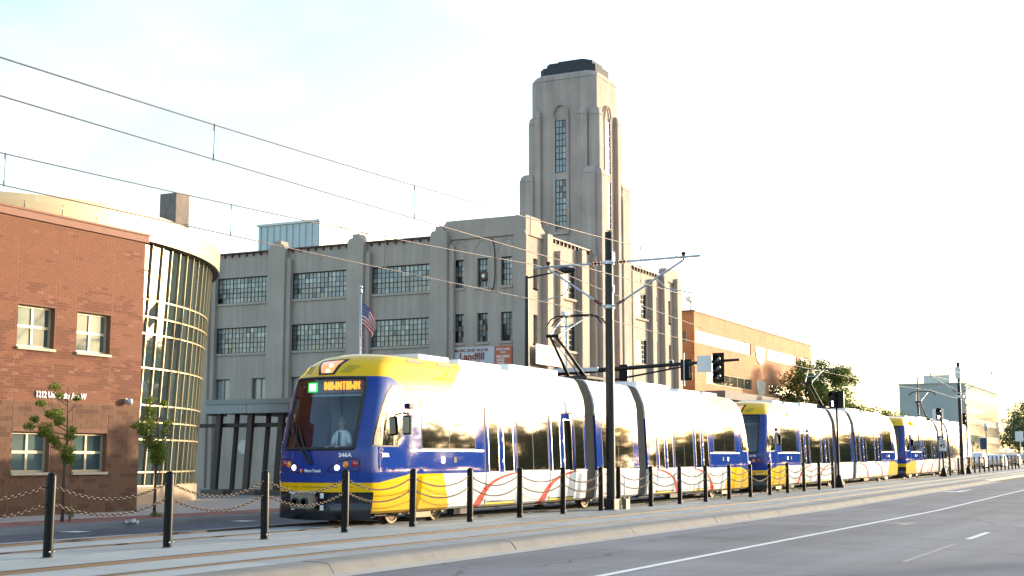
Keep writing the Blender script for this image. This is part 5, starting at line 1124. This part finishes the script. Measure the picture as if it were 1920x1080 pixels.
# ================================================================== TREES, PLANTS, CARS
def leafmat(name,c,c2,tr=.35):
    m,t,b=nodes(name); g=t.nodes.new('ShaderNodeObjectInfo'); ge=t.nodes.new('ShaderNodeNewGeometry'); x=NX(t)
    n=t.nodes.new('ShaderNodeTexNoise'); n.inputs['Scale'].default_value=1.7; n.inputs['Detail'].default_value=3; t.links.new(ge.outputs['Position'],n.inputs['Vector'])
    w_=t.nodes.new('ShaderNodeTexWhiteNoise'); t.links.new(ge.outputs['Random Per Island'],w_.inputs[0]) if False else None
    k=x.m('ADD',x.m('MULTIPLY',ge.outputs['Random Per Island'],.7),x.m('MULTIPLY',n.outputs['Fac'],.5)); cc=x.mix(x.m('SUBTRACT',k,.1),c,c2); t.links.new(cc,b.inputs['Base Color']); b.inputs['Roughness'].default_value=.5
    tl=t.nodes.new('ShaderNodeBsdfTranslucent'); t.links.new(cc,tl.inputs[0]); mx=t.nodes.new('ShaderNodeMixShader'); mx.inputs[0].default_value=tr; o=t.nodes['Material Output']
    t.links.new(b.outputs[0],mx.inputs[1]); t.links.new(tl.outputs[0],mx.inputs[2]); t.links.new(mx.outputs[0],o.inputs[0]); return m
LF1=leafmat('maple_leaf',(.11,.17,.018),(.25,.31,.032),.5); LF2=leafmat('street_tree_leaf',(.065,.125,.022),(.14,.20,.035),.45); LF3=leafmat('far_tree_leaf',(.04,.075,.02),(.08,.115,.03),.25)
BK=mat('bark',(.10,.075,.055),.9,0,.25,8,bump=.5,bscale=25); BKY=mat('young_bark',(.085,.07,.055),.85,0,.2,12,bump=.3,bscale=40)
def leaf(b,p,n,u,s,rng):
    v=n.cross(u).normalized(); u=u.normalized()
    b.add([p-u*s*.5,p+v*s*.30-u*s*.05,p+u*s*.5+n*s*.08,p-v*s*.30-u*s*.05],[(0,1,2,3)])
def rvec(rng):
    while 1:
        v=Vector((rng.uniform(-1,1),rng.uniform(-1,1),rng.uniform(-1,1)))
        if .05<v.length<1: return v.normalized()
def tree(name,lab,loc,h,r,h0,nclump,nleaf,ls,mt,seed,group=None,trunk=.16,flat=1.,bark=None,spread=.36):
    rng=random.Random(seed); x,y,z=loc; T=thing(name,lab,'tree',loc,group); tb=MB(); lb=MB()
    top=Vector((x+rng.uniform(-.2,.2),y+rng.uniform(-.2,.2),z+h*.8)); tb.path([(x,y,z-.1),(x+.03*h*rng.uniform(-1,1),y,z+h*.3),top],trunk,9,taper=trunk*.25)
    zc_=z+h0+(h-h0)*.5; rz=(h-h0)*.5; cl=[]
    for k in range(nclump):
        for _ in range(30):
            d=rvec(rng)*(rng.random()**.35); 
            p=Vector((x+d.x*r,y+d.y*r,zc_+d.z*rz))
            if d.z<-.55 and d.length>.7: continue
            if all((p-q).length>r*.22 for q in cl): break
        cl.append(p)
        st=Vector((x,y,z+h0*.7+(p.z-z-h0*.7)*.35 if p.z>z+h0*.7 else z+h0*.7)); md=(st+p)/2+rvec(rng)*.15*r; tb.path([st,md,p],trunk*.30,5,taper=trunk*.06)
        cr=r*spread*rng.uniform(.65,1.25)
        for _ in range(nleaf):
            d=rvec(rng)*(rng.random()**.5); q=p+Vector((d.x*cr,d.y*cr,d.z*cr*.75*flat)); n=(d*.6+Vector((0,0,.7))+rvec(rng)*.7).normalized(); leaf(lb,q,n,n.orthogonal()+rvec(rng)*.8,ls*rng.uniform(.6,1.3),rng)
    tb.build('trunk',bark or BK,T,True); lb.build('crown',mt,T,fixn=False); return T
def young(lab,x,y,H,fork,seed,arms):
    """slim staked maple: stem, ascending branches, leaf tufts strung along them"""
    rng=random.Random(seed); T=thing('young_maple',lab,'tree',(x,y,.15),'young maples in the sidewalk strip'); tb=MB(); lb=MB()
    tb.path([(x,y,.1),(x+.01,y,fork),(x+.04,y-.02,fork+.5),(x+.02,y,H*.86)],.042,8,taper=.010)
    for a,dx,dy,z0,z1,n in arms:
        p0=Vector((x+.02,y,z0)); p1=Vector((x+dx,y+dy,z1)); md=(p0+p1)/2+Vector((dx*.12,dy*.12,-.12)); tb.path([p0,md,p1],.014,5,taper=.004)
        for k in range(n):
            u=.35+.65*(k+.5)/n; q=(p0*(1-u)**2+md*2*u*(1-u)+p1*u*u); cr=a*rng.uniform(.8,1.2)
            for _ in range(190):
                d=rvec(rng)*(rng.random()**.45)*cr; nn=(Vector((0,-.35,.75))+rvec(rng)*.8).normalized(); leaf(lb,q+Vector((d.x*1.25,d.y,d.z*.8)),nn,nn.orthogonal()+rvec(rng)*.9,rng.uniform(.035,.072),rng)
    tb.build('trunk',BKY,T,True); lb.build('crown',LF1,T,fixn=False)
# positions follow the photograph: stems at X 24.2 and 27.4
young('young maple with sparse leaves in front of the brick wall and its address letters',24.2,24.1,3.9,1.55,4,
 [(.13,-.28,.2,2.9,3.46,2),(.11,.31,-.1,2.7,3.34,1),(.13,-.74,.2,2.4,3.08,2),(.14,-1.05,.1,2.2,2.66,2),(.12,-1.22,.1,2.1,2.48,2),(.13,-.58,-.1,2.3,2.78,2),(.13,-.24,.1,2.4,2.84,2),(.13,.03,-.2,2.0,2.42,2),(.14,-.37,.1,1.8,2.2,2),(.13,-.75,-.1,1.9,2.36,2),(.14,-.15,-.2,1.6,1.9,2),(.16,.22,.1,1.6,1.95,2),(.15,.10,-.1,1.55,1.72,2)])
young('young maple with denser leaves in front of the curved glass atrium',27.45,24.15,3.6,1.5,9,
 [(.17,-.28,.1,2.2,3.0,3),(.17,-.5,.1,2.1,2.6,3),(.2,.05,-.1,1.7,2.1,4),(.19,.25,.1,1.6,1.9,3),(.17,-.12,.2,2.5,3.3,2),(.19,-.1,-.1,1.55,1.85,3),(.12,-.85,.1,2.2,2.55,2),(.11,.42,.1,2.6,3.4,1),(.13,.35,-.1,2.1,2.7,2),(.16,-.25,.1,1.8,2.2,3),(.18,.15,.0,1.6,1.75,3)])
def weeds(lab,x,y,n,h,seed):
    rng=random.Random(seed); T=thing('weed',lab,'plant',(x,y,.15),'weeds round the young trees'); b=MB(); s=MB()
    for k in range(n):
        a=rng.uniform(0,6.28); d=rng.uniform(.02,.22); q=Vector((x+d*math.cos(a),y+d*math.sin(a)*.7,.15+rng.uniform(.3,1)*h)); s.path([(x+.02,y,.15),((x+q.x)/2,(y+q.y)/2,q.z*.7),q],.005,4)
        for _ in range(7): nn=(Vector((0,-.4,.7))+rvec(rng)*.7).normalized(); leaf(b,q+rvec(rng)*.05,nn,nn.orthogonal()+rvec(rng),rng.uniform(.05,.09),rng)
    s.build('stems',BKY,T); b.build('leaves',LF1,T,fixn=False)
weeds('leafy weed sprouting beside the young maple by the address wall',24.35,24.02,9,.36,1); weeds('low weeds at the foot of the young maple by the atrium',27.45,24.1,9,.12,2)
tree('street_tree','broad leafy street tree in front of the orange brick block',(100.3,24.6,.45),8.9,2.75,2.0,60,420,.18,LF2,21,trunk=.17,spread=.33)
tree('street_tree','low dark tree peeping over the trams beside the office block',(124,25,.6),5.6,2.3,1.8,16,180,.22,LF2,22)
tree('street_tree','dark tree against the blank end wall of the office block',(150,26,.8),5.6,2.0,2.0,14,160,.22,LF2,23)
tree('young_street_tree','young pale street tree before the office front',(166,25.2,.9),4.6,.9,1.2,8,110,.16,LF1,24,trunk=.05); tree('young_street_tree','bare-looking young tree left of the green roadside trees',(176,24.6,1.),4.3,.9,1.2,6,60,.16,LF1,25,trunk=.05)
for i,(x,y,h,r) in enumerate(((330,36,11,6),(300,30,10,5),(360,38,13,7),(255,24.5,11.5,4.5),(400,40,13,8),(290,24,9.5,4))):
    tree('roadside_tree',['rounded green roadside tree beyond the office block, first of the row','green roadside tree behind the white road sign','tall roadside tree at the far end of the street','large dark roadside tree beside the white road sign','hazy tree furthest down the street','mid-sized roadside tree between the cars and the road sign'][i],(x,y,grade(x)*.7),h,r,1.6,26,120,.55,LF3,40+i,'trees down the street',.25)
# trees across the street: seen only mirrored in the glass and the train windows
for i in range(52):
    rng=random.Random(70+i); x=84+7.8*i+rng.uniform(-2,2); h=rng.uniform(9.6,12.4)
    tree('opposite_tree','leafy tree across the street, mirrored in the tram windows',(x,-46+rng.uniform(-4,4),grade(x)-.05),h,h*.42,.3,20,80,1.0,LF3,200+i,'trees across the street',.22,spread=.5)
# ---------------------------------------------------------------- parked cars
def car(x,y,lab,c,suv,lights,rear=True):
    g=grade(x); T=thing('parked_car',lab,'car',(x,y,g),'cars waiting in the far lane'); L_,W_=4.6,1.8; h=1.70 if suv else 1.45
    paint=mat('car_paint_'+c[0],c[1],.3,.1,.03,2,coat=.8)
    prof=[(0,.35),(0,.75),(.04,.95),(.25 if suv else .55,1.02),(.45 if suv else 1.15,h-.06),(.7 if suv else 1.5,h),(2.7,h),(3.0,h-.05),(3.6,1.0),(4.45,.86),(4.58,.70),(4.6,.35),(4.2,.22),(.3,.22)]
    P=[]
    for k,(s,dz) in enumerate(((-1,0),(-.9,0),(0,0),(.9,0),(1,0))):
        P.append([(x+u,y+s*W_/2*(1 if z<1.03 else .86),g+z) for u,z in prof])
    b=MB(); n=len(prof); b.grid([r+[r[0]] for r in P]); b.add(P[0],[tuple(range(n))]); b.add(P[-1],[tuple(range(n))]); bo=b.build('body',paint,T,True,auto=30)
    r0=.30 if suv else .66; q=MB(); q.quad((x+r0-.03,y-.68,g+1.06),(x+r0-.03,y+.68,g+1.06),(x+r0+(.13 if suv else .42),y+.62,g+h-.13),(x+r0+(.13 if suv else .42),y-.62,g+h-.13)); q.build('rear_window',M['glass_dark'],T)
    for s in(-1,1):
        q=MB(); q.add([(x+.75 if suv else x+1.3,y+s*.80,g+1.06),(x+3.3,y+s*.80,g+1.06),(x+2.85,y+s*.79,g+h-.12),(x+(.85 if suv else 1.6),y+s*.79,g+h-.12)],[(0,1,2,3)]); q.build('side_window',M['glass_dark'],T)
        MB().box(x-.02,x+.06,y+s*.78-.12,y+s*.78+.10,g+.72,g+1.0).build('tail_light',mat('lit_tail_light',(.5,.02,.02),.3,0,0,emit=(1,.16,.06),es=3.0) if lights else M['redlens'],T,bevel=.02)
        for u in(.85,3.7):
            w_=MB(); w_.lathe([(.20,-.11),(.33,-.11),(.34,-.08),(.34,.08),(.33,.11),(.20,.11)],(x+u,y+s*.80,g+.33),18,'y'); ty=w_.build('tyre',M['rubber'],T,True,auto=40); w2=MB(); w2.lathe([(.03,-.115),(.20,-.10),(.20,.10),(.03,.115)],(x+u,y+s*.80,g+.33),14,'y'); w2.build('rim',M['galv'],ty)
    MB().box(x-.05,x+.1,y-.85,y+.85,g+.36,g+.58).build('bumper',M['dark'] if suv else paint,T,bevel=.03); MB().box(x-.03,x+0.0,y-.2,y+.2,g+.66,g+.80).build('number_plate',M['white'],T)
car(148,20.6,'white estate car with lit tail lights just past the last tram',('white',(.62,.63,.64)),True,True)
car(156,19.6,'silver saloon with a lit tail light behind the distant bollards',('silver',(.33,.36,.38)),False,True)
car(175,20.2,'dark saloon waiting beyond the silver car',('dark',(.05,.055,.065)),False,False)
car(190,20.2,'dark car further along the far lane',('dark',(.05,.055,.065)),False,True)
car(178,16.9,'pale estate car beside the foot of the white road sign',('silver2',(.45,.47,.48)),True,False)
# ---------------------------------------------------------------- litter on the far kerb
rng=random.Random(8); b=MB()
for k in range(14): 
    p=Vector((25.35+rng.uniform(-.22,.22),22.98+rng.uniform(-.06,.06),.10+rng.uniform(0,.07))); leaf(b,p,rvec(rng),rvec(rng),rng.uniform(.10,.2),rng)
o=b.build('litter',M['white'],fixn=False,origin=(25.35,22.98,.09)); tag(o,'crumpled white paper litter lying against the far kerb','litter')
